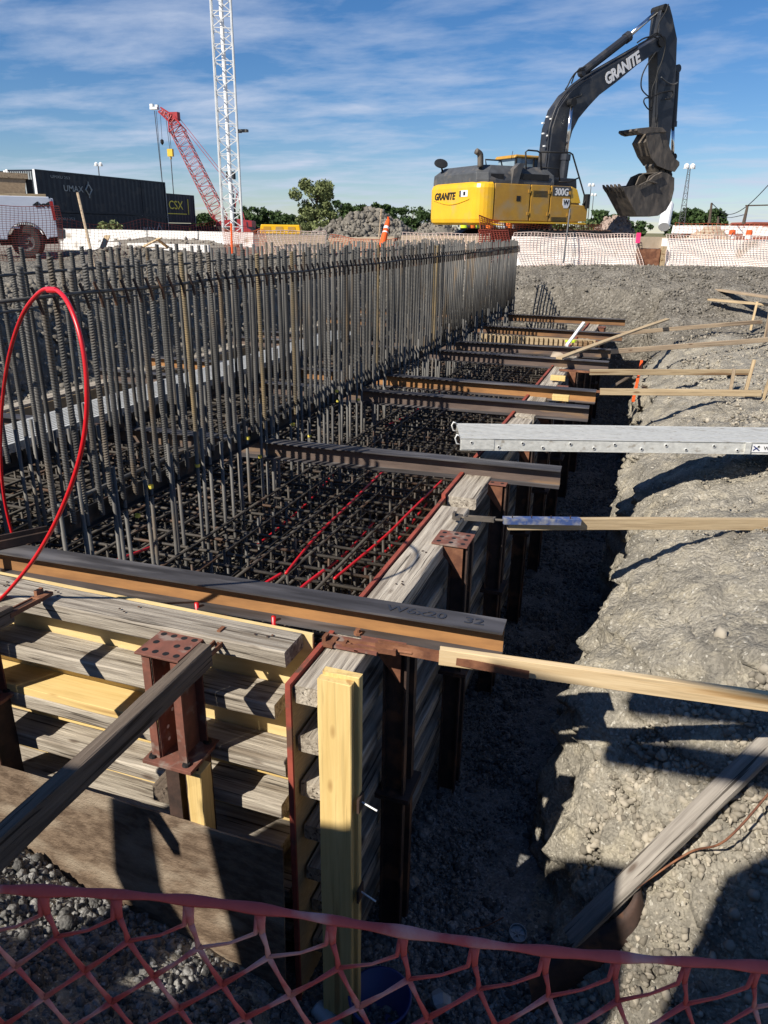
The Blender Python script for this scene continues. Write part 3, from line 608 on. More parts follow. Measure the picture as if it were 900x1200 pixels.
for x, z, r in ((-3.245, 1.21, .011), (-4.60, 1.24, .012), (-4.60, .98, .010), (-3.30, -.03, .014)):
    mb = MB(); pts = [(x+.01*math.sin(k*1.7), (3.0 if z > .5 else 3.35)+k*.79, z+.008*math.sin(k*2.3)) for k in range(21)]; mb.tube(pts, r, 6); mb.build('horizontal_bar', M_REBAR, wall, smooth=True)
# hooked ties at the bar tops
mb = MB()
for i in range(NB):
    y = 3.42+i*SP
    mb.tube([(-3.25, y, 1.27), (-3.23, y+.02, 1.19), (-3.24, y+.05, 1.12)], .010, 5)
o = mb.build('hooked_tie', M_RUSTD, wall)
tag(o, kind='stuff')
# steel spreader rails that clamp the bars at beam level
for x, lab in ((-3.312, 'dark steel rail clamped along the foot of the near row of bars'), (-4.68, 'dark steel rail clamped along the foot of the rear row of bars')):
    mb = MB(); mb.bb(x-.004, x+.004, 3.46, 19.15, -.245, -.115); mb.bb(x+.0045, x+.05, 3.46, 19.15, -.245, -.236)
    for i in range(NB):
        y = 3.38+i*SP+.055; mb.bb(x-.03, x+.012, y-.018, y+.018, -.19, -.11)
    tag(mb.build('steel_rail', M_DSTEEL), lab, 'steel rail', 'steel rails along the bar rows')
# footing mat
matt = thing('rebar_mat', 'dense dark grid of reinforcing bars filling the footing form', 'rebar mat', (-3.9, 11, FL))
st2 = MB(); nv = 0
def cpart(p, q, r, name, n=6):
    mb = MB(); mb.tube([p, q], r, n); return mb.build(name, M_REBARD, matt, smooth=True)
np_ = 0
for li, z in enumerate((-.80, -.98, -1.2, -1.5, -1.85)):
    y = 3.15; k = 0
    while y < 19.2:
        yy = y+random.uniform(-.02, .02); x0, x1 = -1.44, -6.7
        if li == 0 and k < 44: cpart((x0, yy, z), (x1, yy+random.uniform(-.05, .05), z), .0145, 'cross_bar')
        else: st2.tube([(x0-.05*random.random(), yy, z), (x1, yy, z+random.uniform(-.02, .02))], .014, 5)
        y += .22 if li < 1 else (.17 if li < 3 else .3); k += 1
    for j, x in enumerate(np.arange(-6.6, -1.42, .31 if li != 1 else .25)):
        xx = x+random.uniform(-.03, .03)
        if li == 0: cpart((xx, 3.12, z+.032), (xx+random.uniform(-.06, .06), 19.2, z+.032), .0145, 'long_bar')
        else: st2.tube([(xx, 3.12, z+.03), (xx, 19.2, z+.03)], .013, 5)
for y in np.arange(3.25, 19, .19):
    for x in np.arange(-3.05, -1.48, .2):
        st2.tube([(x+random.uniform(-.04, .04), y+random.uniform(-.04, .04), FL+.05), (x+random.uniform(-.02, .02), y, -.77+random.uniform(-.12, .07))], .0115, 5)
    for x in (-3.8, -5.2, -6.0): st2.tube([(x, y, FL+.05), (x, y, -.74)], .012, 5)
tag(st2.build('long_bar', M_REBARD, matt, smooth=True), kind='stuff')
# tape flags on bars
mb = MB()
for _ in range(11):
    y = random.uniform(3.6, 9); mb.lathe([(.0195, -.012), (.0195, .012)], (-3.22+random.uniform(-.02, .02), 3.38+SP*int((y-3.38)/SP)+.07, random.uniform(-.45, -.1)), 8)
tag(mb.build('marking_tape', M_TXTY, wall))
# ------------------------------------------------------------------ red tubing
def smooth_pts(P, n=10):
    P = [Vector(p) for p in P]; Q = []
    for i in range(len(P)-1):
        p0, p1, p2, p3 = P[max(i-1, 0)], P[i], P[i+1], P[min(i+2, len(P)-1)]
        for k in range(n):
            t = k/n; Q.append(.5*((2*p1)+(-p0+p2)*t+(2*p0-5*p1+4*p2-p3)*t*t+(-p0+3*p1-3*p2+p3)*t**3))
    Q.append(P[-1]); return Q
def vpl(x, y, k=1.0):    # point on vertical plane that holds the loop
    r = ray(x, y); A = Vector((-3.02, 2.83, 0)); n = Vector((.30, .95, 0)); t = (A-CAM).dot(n)/r.dot(n)*k; return CAM+r*t
loop = [vpl(*q) for q in ((-3, 705, .97), (12, 690, .97), (40, 655, .965), (66, 610, .965), (88, 555, .97), (100, 500, .98), (101, 440, .99), (93, 390, 1.0), (78, 352, 1.02), (62, 339, 1.05), (45, 344, 1.08), (25, 372, 1.12), (10, 420, 1.16), (2, 480, 1.2), (1, 540, 1.23), (6, 590, 1.25), (18, 640, 1.26), (28, 675, 1.25), (36, 700, 1.24))]
mb = MB(); mb.tube(smooth_pts(loop), .0102, 10); hose = tag(mb.build('red_hose', M_REDTUBE, smooth=True), 'big loop of red plastic hose rising in front of the rebar wall', 'hose')
mb = MB(); mb.tube([vpl(57, 340, 1.055), vpl(67, 340, 1.045)], .014, 10); mb.build('coupling', M_REDTUBE, hose)
def redline(pts, label, r=.011):
    mb = MB(); mb.tube(smooth_pts(pts), r, 8); tag(mb.build('red_pipe', M_REDTUBE, smooth=True), label, 'plastic pipe', 'red pipes in the reinforcement')
def pzl(l, z): return [atz(x, y, z) for x, y in l]
redline(pzl([(335, 672), (372, 627), (410, 590), (444, 557), (470, 535)], -.74), 'long red pipe running lengthwise through the middle of the mat')
redline(pzl([(392, 678), (420, 655), (455, 625), (480, 600), (518, 563)], -.74), 'red pipe running close beside the red edge of the formwork')
for a_, b_, lab in (((352, 690), (440, 610), 'short red pipe run just behind the nearest beam'), ((210, 560), (300, 500), 'red pipe glimpsed low behind the near row of bars'), ((450, 500), (520, 455), 'red pipe between the second and third beams'), ((300, 640), (405, 540), 'red pipe half hidden among the uprights left of the long one'), ((425, 668), (500, 590), 'deeper red pipe between the two long ones')):
    redline([atz(*a_, -.92), atz((a_[0]+b_[0])/2+4, (a_[1]+b_[1])/2+3, -.93), atz(*b_, -.92)], lab)
redline([atz(0, 745, -.6)+Vector((0, .3, 0)), atz(60, 700, -.56), atz(110, 668, -.6), atz(180, 640, -.7)], 'red pipe curving at the left end under the nearest beam')
redline(pzl([(228, 722), (255, 727), (285, 700), (330, 672)], -.55), 'red pipe bending out beneath the middle of the nearest beam')
redline(pzl([(318, 742), (330, 718), (352, 690), (380, 668)], -.55), 'red pipe slanting under the nearest beam by the formwork corner')
for x, y, lab in ((231, 712, 'short upright red pipe stub left of the steel post cap'), (321, 728, 'short upright red pipe stub near the end of the top timber'), (216, 700, 'small red stub just under the nearest beam')):
    p = atz(x, y, -.40); mb = MB(); mb.tube([p-Vector((0, 0, .25)), p+Vector((0, 0, .03))], .013, 10); tag(mb.build('pipe_stub', M_REDTUBE, smooth=True), lab, 'pipe stub', 'red pipe stubs')
# ------------------------------------------------------------------ braces, planks, stakes
def turnbuckle(root, a, b, m=M_RUST, yoke=True):
    a = Vector(a); b = Vector(b); t = (b-a).normalized(); L = (b-a).length
    s = Vector((0, 0, 1)).cross(t).normalized()
    mb = MB(); mb.tube([a, a+t*L*.25], .009, 8); mb.build('screw_rod', m, root)
    mb = MB(); mb.tube([a+t*L*.72, b], .009, 8); mb.build('screw_rod', m, root)
    mb = MB()
    for q in (-1, 1): mb.bar(a+t*L*.18+s*.022*q, a+t*L*.8+s*.022*q, .008, .026)
    mb.bar(a+t*L*.16, a+t*L*.2, .055, .028); mb.bar(a+t*L*.78, a+t*L*.82, .055, .028)
    mb.build('turnbuckle', m, root)
    mb = MB(); mb.box(a, (.05, .09, .02)); mb.box(a+Vector((-.03, 0, .01)), (.02, .05, .05)); mb.build('anchor_bracket', m, root)
# brace 1
br = thing('timber_brace', 'pale pine brace with long rusty turnbuckle, nearest on the right', 'brace', (0, 3.2, -.4), 'timber braces propping the formwork')
a1 = atz(515, 768, -.36); b1_ = atz(905, 822, -.40); b1_ = a1+(b1_-a1)*1.35
plank('board', a1, b1_, .038, .088, M_PINEP, br, ch=.003)
mb = MB(); p0 = atz(388, 752, -.39); p1 = atz(440, 757, -.37); p2 = atz(620, 791, -.375)
mb.bar(p1, p2, .008, .042); mb.bar(p1+Vector((0, .04, 0)), p1+(p2-p1)*.45+Vector((0, .04, 0)), .008, .03)
mb.build('strap', M_RUST, br)
turnbuckle(br, p0, p1+(p2-p1)*.25)
mb = MB(); mb.box(p0+Vector((.06, .02, -.005)), (.2, .11, .012)); mb.box(p0+Vector((.2, .03, .0)), (.12, .13, .014)); mb.build('anchor_plate', M_RUSTR, br)
# brace 2
br = thing('timber_brace', 'knotty pine brace with chipped blue steel sleeve, second from the front', 'brace', (0, 5.4, -.4), 'timber braces propping the formwork')
a2 = atz(596, 614, -.37); b2 = a2+(atz(905, 615, -.40)-a2)*1.35
plank('board', a2, b2, .038, .088, M_PINE, br, ch=.003)
mb = MB(); s_ = atz(590, 609, -.335)-Vector((0, .012, 0)); e_ = atz(680, 610, -.34)-Vector((0, .012, 0)); mb.bar(s_, e_, .06, .042); mb.build('steel_sleeve', M_BLUEP, br)
turnbuckle(br, atz(537, 606, -.37), s_, M_BUCK)
mb = MB()
for k in range(4): q = s_+(e_-s_)*(.12+.25*k); mb.tube([q, q+Vector((0, -.02, .045))], .004, 5)
mb.build('nail', M_RUSTD, br)
# braces 3..6
for n_, (pa, pb, lab, mm, hh) in enumerate(((((703, 459)), (892, 461), 'pine brace meeting two stakes, third from the front', M_PINE, .085), ((691, 436), (880, 436), 'orange toned pine brace just beyond the third, ending at a leaning stake', M_PINE, .085),
        ((700, 413), (900, 398), 'greyed timber rail crossing the clay bank beyond the pine braces', M_PINEG, .085), ((716, 392), (893, 377), 'farthest thin timber rail on the bank, running to a short stake', M_PINEG, .08))):
    br = thing('timber_brace', lab, 'brace', atz(*pa, -.4), 'timber braces propping the formwork')
    zb = -.32 if n_ < 2 else (-.18 if n_ == 2 else -.05)
    plank('board', atz(*pa, -.36), atz(*pb, zb), .038, hh, mm, br)
    q = atz(*pa, -.36); mb = MB(); mb.bar(q+Vector((-.45, 0, 0)), q+Vector((.02, 0, 0)), .02, .03); mb.build('turnbuckle', M_RUST, br)
def stake(x, y, dz, top, lab, z, m=M_PINE, w_=.04, t_=.085, lean=(0, 0)):
    p = atz(x, y, z); a = p-Vector((0, 0, dz)); b = p+Vector((lean[0], lean[1], top)); o = plank('wooden_stake', a, b, w_, t_, m, up=(0, 1, 0)); tag(o, lab, 'stake', 'wooden stakes in the right bank'); return o
stake(872, 460, .15, .42, 'leaning stake holding the orange toned brace on the bank', -.35, lean=(.06, .1))
stake(893, 463, .2, .55, 'tallest stake cropped by the right edge beside the third brace', -.35, lean=(.1, .02))
stake(881, 378, .15, .42, 'short pale stake under the loose planks at the far right', -.10, M_PINEP, lean=(.03, 0))
stake(897, 392, .15, .5, 'grey stake at the right edge where the rails end', -.12, M_PINEG)
stake(858, 446, .2, .16, 'small grey stub of a stake in the pebbles above the pine brace', -.3, M_PINEG)
# loose planks far right
for (pa, pb, z, lab, m) in (((830, 338), (960, 358), .36, 'weathered plank, upper of the loose pair on the far right bank', M_PINEG), ((832, 351), (960, 362), .2, 'brown plank lying beneath the weathered one on the far bank', M_PINE)):
    tag(plank('loose_plank', atz(*pa, z), atz(*pb, z), .2, .045, m), lab, 'plank', 'loose planks on the far right bank')
for (pa, pb, za, zb, lab, m, wd) in (((655, 420), (782, 374), -.2, -.05, 'splintered orange board slanting over the far beam ends', M_PINE, .1), ((664, 405), (684, 378), -.16, .12, 'thin pale stick propped on the far beams', M_WHITE, .05), ((700, 372), (712, 352), -.4, .0, 'short thin stick stuck in the dirt beyond the last beam', M_PINE, .05), ((742, 470), (752, 423), -1.1, -.7, 'orange painted stake leaning against the clay face', M_ORANGE, .05), ((690, 470), (740, 440), -1.6, -1.2, 'dark board lying inside the trench behind the orange stake', M_WEATHD, .09)):
    tag(plank('loose_board', atz(*pa, za), atz(*pb, zb), wd, .03, m), lab, 'board')
p = atz(668, 400, -.17); mb = MB(); mb.box(p, (.14, .1, .03), Matrix.Rotation(.4, 3, 'Z')); mb.box(p+Vector((.06, .02, .012)), (.08, .07, .02), Matrix.Rotation(1, 3, 'Z')); tag(mb.build('yellow_rag', M_HIVIS), 'crumpled neon yellow rag on a far beam', 'rag', None)
for x, y, lab in ((654, 443, 'small yellow wood wedge on the orange beam'), (657, 466, 'yellow wood wedge between the plank and the orange beam')):
    q = atz(x, y, -.33); tag(plank('wood_wedge', q-Vector((.1, 0, 0)), q+Vector((.1, 0, 0)), .08, .07, M_YEL), lab, 'wedge')
for (x, y, z, lab) in ((655, 425, -.36, 'grey concrete lump on the form top by the beam pair'),):
    q = atz(x, y, z); stones('concrete_lump', np.array([[q.x, q.y, q.z]]), np.array([.22]), M_GCONC, None, lab, 'rubble')
# orange boards and bundles between far beams
mb = MB()
for k in range(22): mb.bb(-2.95+.09*k, -2.89+.09*k, 14.55, 14.6, -.56, -.28)
mb.bb(-3.1, -.95, 14.61, 14.64, -.6, -.27)
tag(mb.build('timber_bulkhead', M_PINE), 'orange slatted timber bulkhead between the far beams', 'bulkhead')
# aluminium scaffold plank on the right
def alu_plank(a, b, wd, label, hooks=True, holes=True):
    a = Vector(a); b = Vector(b); t = (b-a).normalized(); s = Vector((0, 0, 1)).cross(t).normalized(); L = (b-a).length
    root = thing('scaffold_plank', label, 'scaffold plank', (a+b)/2)
    mb = MB(); n = 11
    for k in range(n):
        q = s*(wd*((k+.5)/n-.5)); mb.bar(a+q, b+q, wd/n*.55, .016, )
    mb.build('deck', M_ALU, root)
    mb = MB(); mb.bar(a-Vector((0, 0, .014)), b-Vector((0, 0, .014)), wd-.01, .008)
    mb.build('deck_underside', M_GREYP, root)
    for q in (-1, 1):
        mb = MB(); c = s*(wd/2*q)
        mb.bar(a+c-Vector((0, 0, .047)), b+c-Vector((0, 0, .047)), .004, .105)
        mb.bar(a+c+Vector((0, 0, .0075)), b+c+Vector((0, 0, .0075)), .018, .006); mb.bar(a+c-s*.012*q-Vector((0, 0, .1)), b+c-s*.012*q-Vector((0, 0, .1)), .03, .005)
        mb.bar(a+c+s*.0045*q+t*.01-Vector((0, 0, .047)), a+c+s*.0045*q+t*(.30)-Vector((0, 0, .047)), .004, .09)
        rail = mb.build('side_rail', M_ALU, root)
        if holes:
            mb = MB()
            for k in range(int(L/.21)):
                d = .1+.21*k+(.03 if k % 3 else 0); zc = -.03 if k % 2 == 0 else -.067
                mb.tube([a+t*d+c+s*q*.003+Vector((0, 0, zc)), a+t*d+c+s*q*.0115+Vector((0, 0, zc))], .0135, 10)
            mb.build('rung_end', M_GALV, rail)
            mb = MB()
            for k in range(int(L/.21)):
                d = .1+.21*k+(.03 if k % 3 else 0); zc = -.03 if k % 2 == 0 else -.067
                mb.tube([a+t*d+c+s*q*.0112+Vector((0, 0, zc)), a+t*d+c+s*q*.0122+Vector((0, 0, zc))], .0095, 10)
            mb.build('rung_hole', M_DARK, rail)
    if hooks:
        for q in (-1, 1):
            c = a+s*(wd/2*q*.9); mb = MB(); mb.tube([c+t*.02-Vector((0, 0, .06)), c-t*.03-Vector((0, 0, .05)), c-t*.045+Vector((0, 0, .0)), c-t*.03+Vector((0, 0, .03)), c-t*.005+Vector((0, 0, .02))], .007, 7); mb.build('end_hook', M_GALV, root, smooth=True)
    return root, t, s
pa = Vector((-1.55, 6.56, -.13)); pb = Vector((3.6, 8.25, -.10))
pl, pt, ps = alu_plank(pa, pb, .52, 'silver aluminium scaffold plank spanning the trench on the right')
tq = (atz(884, 526, -.16)-pa).dot(pt); tt = pa+pt*tq-ps*.267+Vector((0, 0, -.045))
mb = MB(); mb.bar(tt-pt*.01, tt+pt*.5, .004, .07); lab_ = mb.build('maker_label', M_WHITE, pl)
mb = MB(); mb.bar(tt-ps*.003+Vector((0, 0, -.02)), tt+pt*.055-ps*.003+Vector((0, 0, .02)), .002, .009); mb.bar(tt-ps*.0045+Vector((0, 0, .02)), tt+pt*.055-ps*.0045+Vector((0, 0, -.02)), .002, .009); mb.build('emblem', M_BLUE, lab_)
lettering('WERNER', tt+pt*.19-ps*.004, pt, (0, 0, 1), .045, M_DARK, lab_, bold=.0005, thick=.001, sx=1.1)
mb = MB(); mb.bar(tt-pt*.075, tt-pt*.025, .03, .10); mb.build('end_clamp', M_ALU, pl)
alu_plank((-5.08, 3.6, -.10), (-5.05, 12.5, -.10), .5, 'second aluminium plank lying lengthwise behind the rebar wall', hooks=False)
# ------------------------------------------------------------------ lower left: diagonal brace, sheet of steel
dg = thing('diagonal_brace', 'dark weathered timber leaning from lower left up to the red steel post', 'brace', (-1.9, 2.2, -.3))
A_ = atz(262, 748, -.36); B_ = Vector((-1.72, 1.22, -.62)); B_ = CAM+ray(-60, 1030)*(1.75)
B_ = atz(0, 992, -.36)
tdir = (B_-A_).normalized(); A2 = A_+tdir*.16
plank('board', A2, A_+tdir*2.6, .062, .12, M_WEATHD, dg, ch=.006, jit=.004)
turnbuckle(dg, A_-tdir*.03, A_+tdir*.3)
mb = MB(); mb.bar(A_+tdir*.22+Vector((0, 0, .051)), A_+tdir*.75+Vector((0, 0, .051)), .03, .006); mb.build('strap', M_RUSTD, dg)
# second turnbuckle far left
tb = thing('turnbuckle_brace', 'rusty turnbuckle and board end at the left edge on the top timber', 'brace', (-3.1, 2.7, -.35))
A3 = atz(48, 700, -.30); B3 = atz(-10, 730, -.28); t3 = (B3-A3).normalized()
turnbuckle(tb, A3-t3*.02, A3+t3*.3); plank('board', A3+t3*.22, A3+t3*1.6, .05, .09, M_WEATHD, tb)
mb = MB(); mb.bar(A3-t3*.06, A3+t3*.24, .04, .012); mb.build('strap', M_RUSTD, tb)
# steel sheet holding the soil
pts = [(-5.0, 2.60, -1.30), (-1.425, 2.62, -1.30)]
n = 40; vs = []; 
for i in range(n+1):
    u = i/n; x = -5+u*3.575; zt = -1.365+.006*random.random()
    vs += [(x, 2.60, FL), (x, 2.64+.004*math.sin(i*.3), zt), (x, 2.652+.004*math.sin(i*.3), zt), (x, 2.612, FL)]
fs = [(4*i+a, 4*i+4+a, 4*i+4+(a+1) % 4, 4*i+(a+1) % 4) for i in range(n) for a in range(4)]+[(0, 1, 2, 3), (4*n+3, 4*n+2, 4*n+1, 4*n)]
mb = MB(); mb.add(vs, fs); sp_ = tag(mb.build('steel_sheet', M_PLATE), 'muddy steel sheet standing before the end formwork, holding back rubble', 'steel sheet')
# lower right: grey board with curved rusty pipe piece
a = atz(905, 868, -.84); b = atz(668, 1100, -2.13)
tag(plank('grey_board', a, b, .12, .04, M_WGREY, up=(-.4, -.4, .8), ch=.005), 'long grey board lying down the clay slope at lower right', 'board')
rim = smooth_pts([atz(615, 1140, -2.25), atz(665, 1106, -2.12), atz(700, 1086, -2.0), atz(724, 1070, -1.9), atz(739, 1052, -1.8), atz(745, 1030, -1.7)], 6)
vs = []; K = len(rim)
for i, p in enumerate(rim):
    u = i/(K-1)
    for j in range(5):
        w_ = j/4; q = p+Vector((.015+.05*math.sin(w_*2.2), -.05*w_+.03*u*w_, -.26*w_)); vs += [q, q+Vector((-.007, -.009, .0))]
fs = []
for i in range(K-1):
    for j in range(4):
        a0 = i*10+2*j; b0_ = a0+10; fs += [(a0, b0_, b0_+2, a0+2), (a0+1, a0+3, b0_+3, b0_+1)]
    a0 = i*10; fs += [(a0, a0+1, a0+11, a0+10), (a0+8, a0+18, a0+19, a0+9)]
for a0 in (0, (K-1)*10):
    for j in range(4): fs.append((a0+2*j, a0+2*j+1, a0+2*j+3, a0+2*j+2))
mb = MB(); mb.add(vs, fs); tag(mb.build('curved_sheet', M_RUSTD, smooth=True), 'curved dark rusty sheet half buried below the grey board', 'metal scrap')
mb = MB(); mb.tube(smooth_pts([atz(905, 925, -1.0), atz(850, 985, -1.25), atz(806, 1000, -1.5), atz(740, 1045, -1.75), atz(690, 1085, -2.05)]), .006, 6); tag(mb.build('steel_cable', M_RUST, smooth=True), 'thin bent cable lying beside the grey board on the slope', 'cable')
# bucket, bottle, bits
c = atz(445, 1187, FL+.12); mb = MB(); mb.lathe([(.0, -.14), (.13, -.14), (.165, .12), (.172, .12), (.172, .135), (.158, .135), (.12, -.12), (0, -.12)], c, 32); tag(mb.build('blue_bucket', M_BLUE, smooth=True), 'blue plastic bucket at the foot of the yellow stud', 'bucket')
c = atz(372, 1180, FL+.05); mb = MB(); mb.tube([c+Vector((k*.012, -k*.006, -.001*k)) for k in range(18)], [.045+.006*(k % 2) for k in range(18)], 12); tag(mb.build('ribbed_pipe', M_CLEARP, smooth=True), 'short ribbed grey pipe lying left of the blue bucket', 'pipe')
c = atz(858, 1172, -1.75); 
for (x, y, z, lab) in ((505, 1177, FL+.06, 'crumpled clear plastic bag right of the blue bucket'),):
    c = atz(x, y, z); mb = MB(); mb.tube([c+Vector((.02*k, .01*k, .02*math.sin(k))) for k in range(6)], [.01, .05, .065, .05, .055, .01], 7); tag(mb.build('plastic_bag', M_CLEARP), lab, 'bag')
for (x, y, z, lab, r) in ((606, 1095, FL+.04, 'dark spoked plastic wheel in the shaded rubble by the fence top', .055), (655, 950, -2.28, 'small spoked plastic wheel on the sunlit clay ledge', .04)):
    c = atz(x, y, z); mb = MB(); mb.lathe([(r*.3, .0), (r*.85, .004), (r, .0), (r, .03), (r*.93, .03), (r*.93, .008)], c, 20, (.2, -.3, 1))
    for k in range(6): a_ = k*math.pi/3; mb.bar(c+Vector((0, 0, .01)), c+Vector((r*.95*math.cos(a_), r*.95*math.sin(a_), .01)), .006, .006)
    tag(mb.build('spacer_wheel', M_CLEARP), lab, 'spacer wheel')
for (pts, z, lab) in ((((640, 935), (650, 960), (668, 985)), -2.3, 'loose tie wire dangling from the sunlit clay ledge'), (((452, 1060), (470, 1085), (480, 1120)), FL+.06, 'bent tie wire in the dark rubble right of the yellow stud'), (((550, 1090), (570, 1085), (590, 1075)), FL+.05, 'short dark stick in the rubble above the fence')):
    mb = MB(); mb.tube(smooth_pts([atz(x, y, z) for x, y in pts]), .004, 5); tag(mb.build('tie_wire', M_RUST), lab, 'wire')
# ================================================================== background
RIGHT = Vector((math.cos(YAW), math.sin(YAW), 0)); AWAY = Vector((-math.sin(YAW), math.cos(YAW), 0))
UP = Vector((0, 0, 1))
def bframe(o, ang=0.0):
    """frame with x to the camera's right turned by ang, y away, z up"""
    a = YAW+math.radians(ang); M = Matrix.Rotation(a, 4, 'Z'); M.translation = Vector(o); return M
# ---- excavator
EA = math.radians(46.0); ef = Vector((math.cos(EA), math.sin(EA), 0)); el = Vector((-ef.y, ef.x, 0))
ecn = at(577, 262, 21.5); EC = ecn+2.55*ef+1.45*el; EC.z = .78
ME = Matrix((ef, el, UP)).transposed().to_4x4(); ME.translation = EC
def ep(x, y, ly=0.0):
    o = EC+el*ly; r = ray(x, y); t = (o-CAM).dot(el)/r.dot(el); p = CAM+r*t-EC; return (p.dot(ef), p.z)
ex = thing('excavator', 'yellow and black tracked excavator with raised boom and thumbed bucket', 'excavator', EC)
def elist(L, ly, s=1.0, ox=0, oy=0): return [ep(ox+x/s, oy+y/s, ly) for x, y in L]
def planprism(mb, rings, M, mi=0):
    n = len(rings[0][0]); vs = []
    for out, z in rings: vs += [M @ Vector((p[0], p[1], z)) for p in out]
    k = len(rings); fs = [(i*n+j, i*n+(j+1) % n, (i+1)*n+(j+1) % n, (i+1)*n+j) for i in range(k-1) for j in range(n)]+[tuple(range(n-1, -1, -1)), tuple((k-1)*n+j for j in range(n))]
    mb.add(vs, fs, mi)
def rr(x0, x1, y0, y1, r, n=6, front=False):
    P = []
    for cx_, cy_, a0 in ((x0+r, y0+r, 180), (x1-.02, y0+.02, 270), (x1-.02, y1-.02, 0), (x0+r, y1-r, 90)):
        q = r if cx_ == x0+r else .02
        for k in range(n+1): a = math.radians(a0+90*k/n); P.append((cx_+q*math.cos(a), cy_+q*math.sin(a)))
    return P
mb = MB(); o_ = lambda i: rr(-3.08+i, -2.56, -1.47+i, 1.47-i, .42)
planprism(mb, [(o_(.08), .96), (o_(.02), 1.02), (o_(0), 1.12), (o_(.0), 1.95), (o_(.03), 2.05), (o_(.10), 2.10)], ME)
cw = mb.build('counterweight', M_YPAINT, ex, smooth=False, bevel=.01)
mb = MB()
for s in (-1, 1):
    pts = [ME @ Vector((-3.085, y_, 1.62-.10*math.cos(y_*1.9)+0)) for y_ in np.linspace(-1.0, 1.0, 12)]
mb.tube(pts, .018, 6); mb.build('crease', M_YPAINT, cw)
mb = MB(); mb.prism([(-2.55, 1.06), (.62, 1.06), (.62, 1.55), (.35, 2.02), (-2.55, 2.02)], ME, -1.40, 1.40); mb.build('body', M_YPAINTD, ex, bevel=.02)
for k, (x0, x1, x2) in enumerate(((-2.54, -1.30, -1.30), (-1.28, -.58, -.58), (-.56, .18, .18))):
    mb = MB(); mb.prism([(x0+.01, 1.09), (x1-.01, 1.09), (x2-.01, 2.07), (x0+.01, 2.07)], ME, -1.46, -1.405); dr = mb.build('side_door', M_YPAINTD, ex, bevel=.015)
    if k == 0:
        mb = MB(); mb.prism([(-1.78, 1.62), (-1.64, 1.62), (-1.64, 1.76), (-1.78, 1.76)], ME, -1.468, -1.4605); mb.build('latch', M_DARK, dr)
mb = MB(); mb.prism([(.20, 1.62), (.60, 1.62), (.42, 2.0), (.20, 2.07)], ME, -1.45, -1.405); mb.build('front_panel', M_YPAINT, ex, bevel=.01)
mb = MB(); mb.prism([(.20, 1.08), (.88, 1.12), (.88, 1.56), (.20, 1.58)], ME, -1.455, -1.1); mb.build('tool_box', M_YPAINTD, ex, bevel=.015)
mb = MB(); mb.prism([(-2.54, 1.03), (.85, 1.03), (.85, 1.075), (-2.54, 1.075)], ME, -1.475, -1.2); mb.build('side_skirt', M_YPAINT, ex)
x0_, _ = ep(640, 232, -1.462); x1_, _ = ep(664, 232, -1.462)
mb = MB(); mb.prism([(-.50, 1.80), (.17, 1.80), (.17, 2.06), (-.50, 2.06)], ME, -1.4665, -1.4605); dec = mb.build('model_decal', M_GREYP, ex)
def eW(x, y, z): return ME @ Vector((x, y, z))
lettering('300G', eW(-.165, -1.468, 1.90), ef, UP, .27, M_WHITE, dec, bold=.006, sx=.85)
mb = MB(); mb.prism([(-.10, 1.56), (-.04, 1.47), (.10, 1.47), (.16, 1.56), (.16, 1.73), (-.10, 1.73)], ME, -1.4665, -1.4605); dc = mb.build('shield_decal', M_WHITE, ex)
lettering('W', eW(.03, -1.468, 1.62), ef, UP, .19, M_DARK, dc, bold=.006)
for x0g, x1g, zg in ((-1.2, -.68, 1.9), (-.48, .1, 1.2)):
    for k in range(5):
        mb = MB(); mb.prism([(x0g, zg-.035*k), (x1g, zg-.035*k), (x1g, zg-.035*k+.015), (x0g, zg-.035*k+.015)], ME, -1.466, -1.4605); mb.build('vent_slot', M_DARK, ex)
for xg in (-1.34, -.62, .14):
    for zg in (1.25, 1.85): mb = MB(); mb.prism([(xg-.04, zg), (xg+.04, zg), (xg+.04, zg+.09), (xg-.04, zg+.09)], ME, -1.475, -1.4605); mb.build('hinge', M_YPAINTD, ex)
# rear lettering
lettering('GRANITE', eW(-3.087, .38, 1.74), -el, (0, 0, 1), .27, M_DARK, cw, bold=.008, shear=.25, sx=1.05, thick=.012)
mb = MB(); q = eW(-3.086, -.68, 1.80); mb.bar(q-el*-.22, q-el*.22, .012, .17); st_ = mb.build('sticker', M_WHITE, cw)
mb = MB(); q = eW(-3.094, -.68, 1.80); mb.bar(q+el*.21, q+el*.13, .006, .16); mb.bar(q-el*.0, q-el*.11, .006, .10); mb.build('sticker_mark', M_DARK, st_)
# engine hood
mb = MB(); vsq = []
hood = [((-2.95, -1.30), (-1.9, -1.38), (-.42, -1.38), (-.35, -1.2), (-.35, 1.2), (-2.95, 1.25))]
bot = [(-2.98, -1.15), (-2.7, -1.36), (-.40, -1.38), (-.34, -1.2), (-.34, 1.25), (-2.98, 1.25)]
top = [(-2.72, -.95), (-2.45, -1.10), (-.62, -1.16), (-.55, -1.0), (-.55, 1.05), (-2.72, 1.05)]
planprism(mb, [(bot, 2.06), (bot, 2.16), ([(x, y*.97) for x, y in bot], 2.34), (top, 2.56)], ME); hd = mb.build('engine_hood', M_GREYP, ex, bevel=.02)
mb = MB(); mb.bar(eW(-1.62, -1.375, 2.28), eW(-.62, -1.385, 2.28), .02, .15); mb.bar(eW(-2.62, -1.33, 2.25), eW(-2.2, -1.36, 2.25), .02, .13); mb.build('grille', M_DARK, hd)
mb = MB(); mb.prism([(-1.95, 2.08), (-1.72, 2.08), (-1.62, 2.45), (-1.5, 2.62), (-1.7, 2.62), (-1.9, 2.45)], ME, -1.41, -1.2); mb.build('air_intake', M_GREYP, hd)
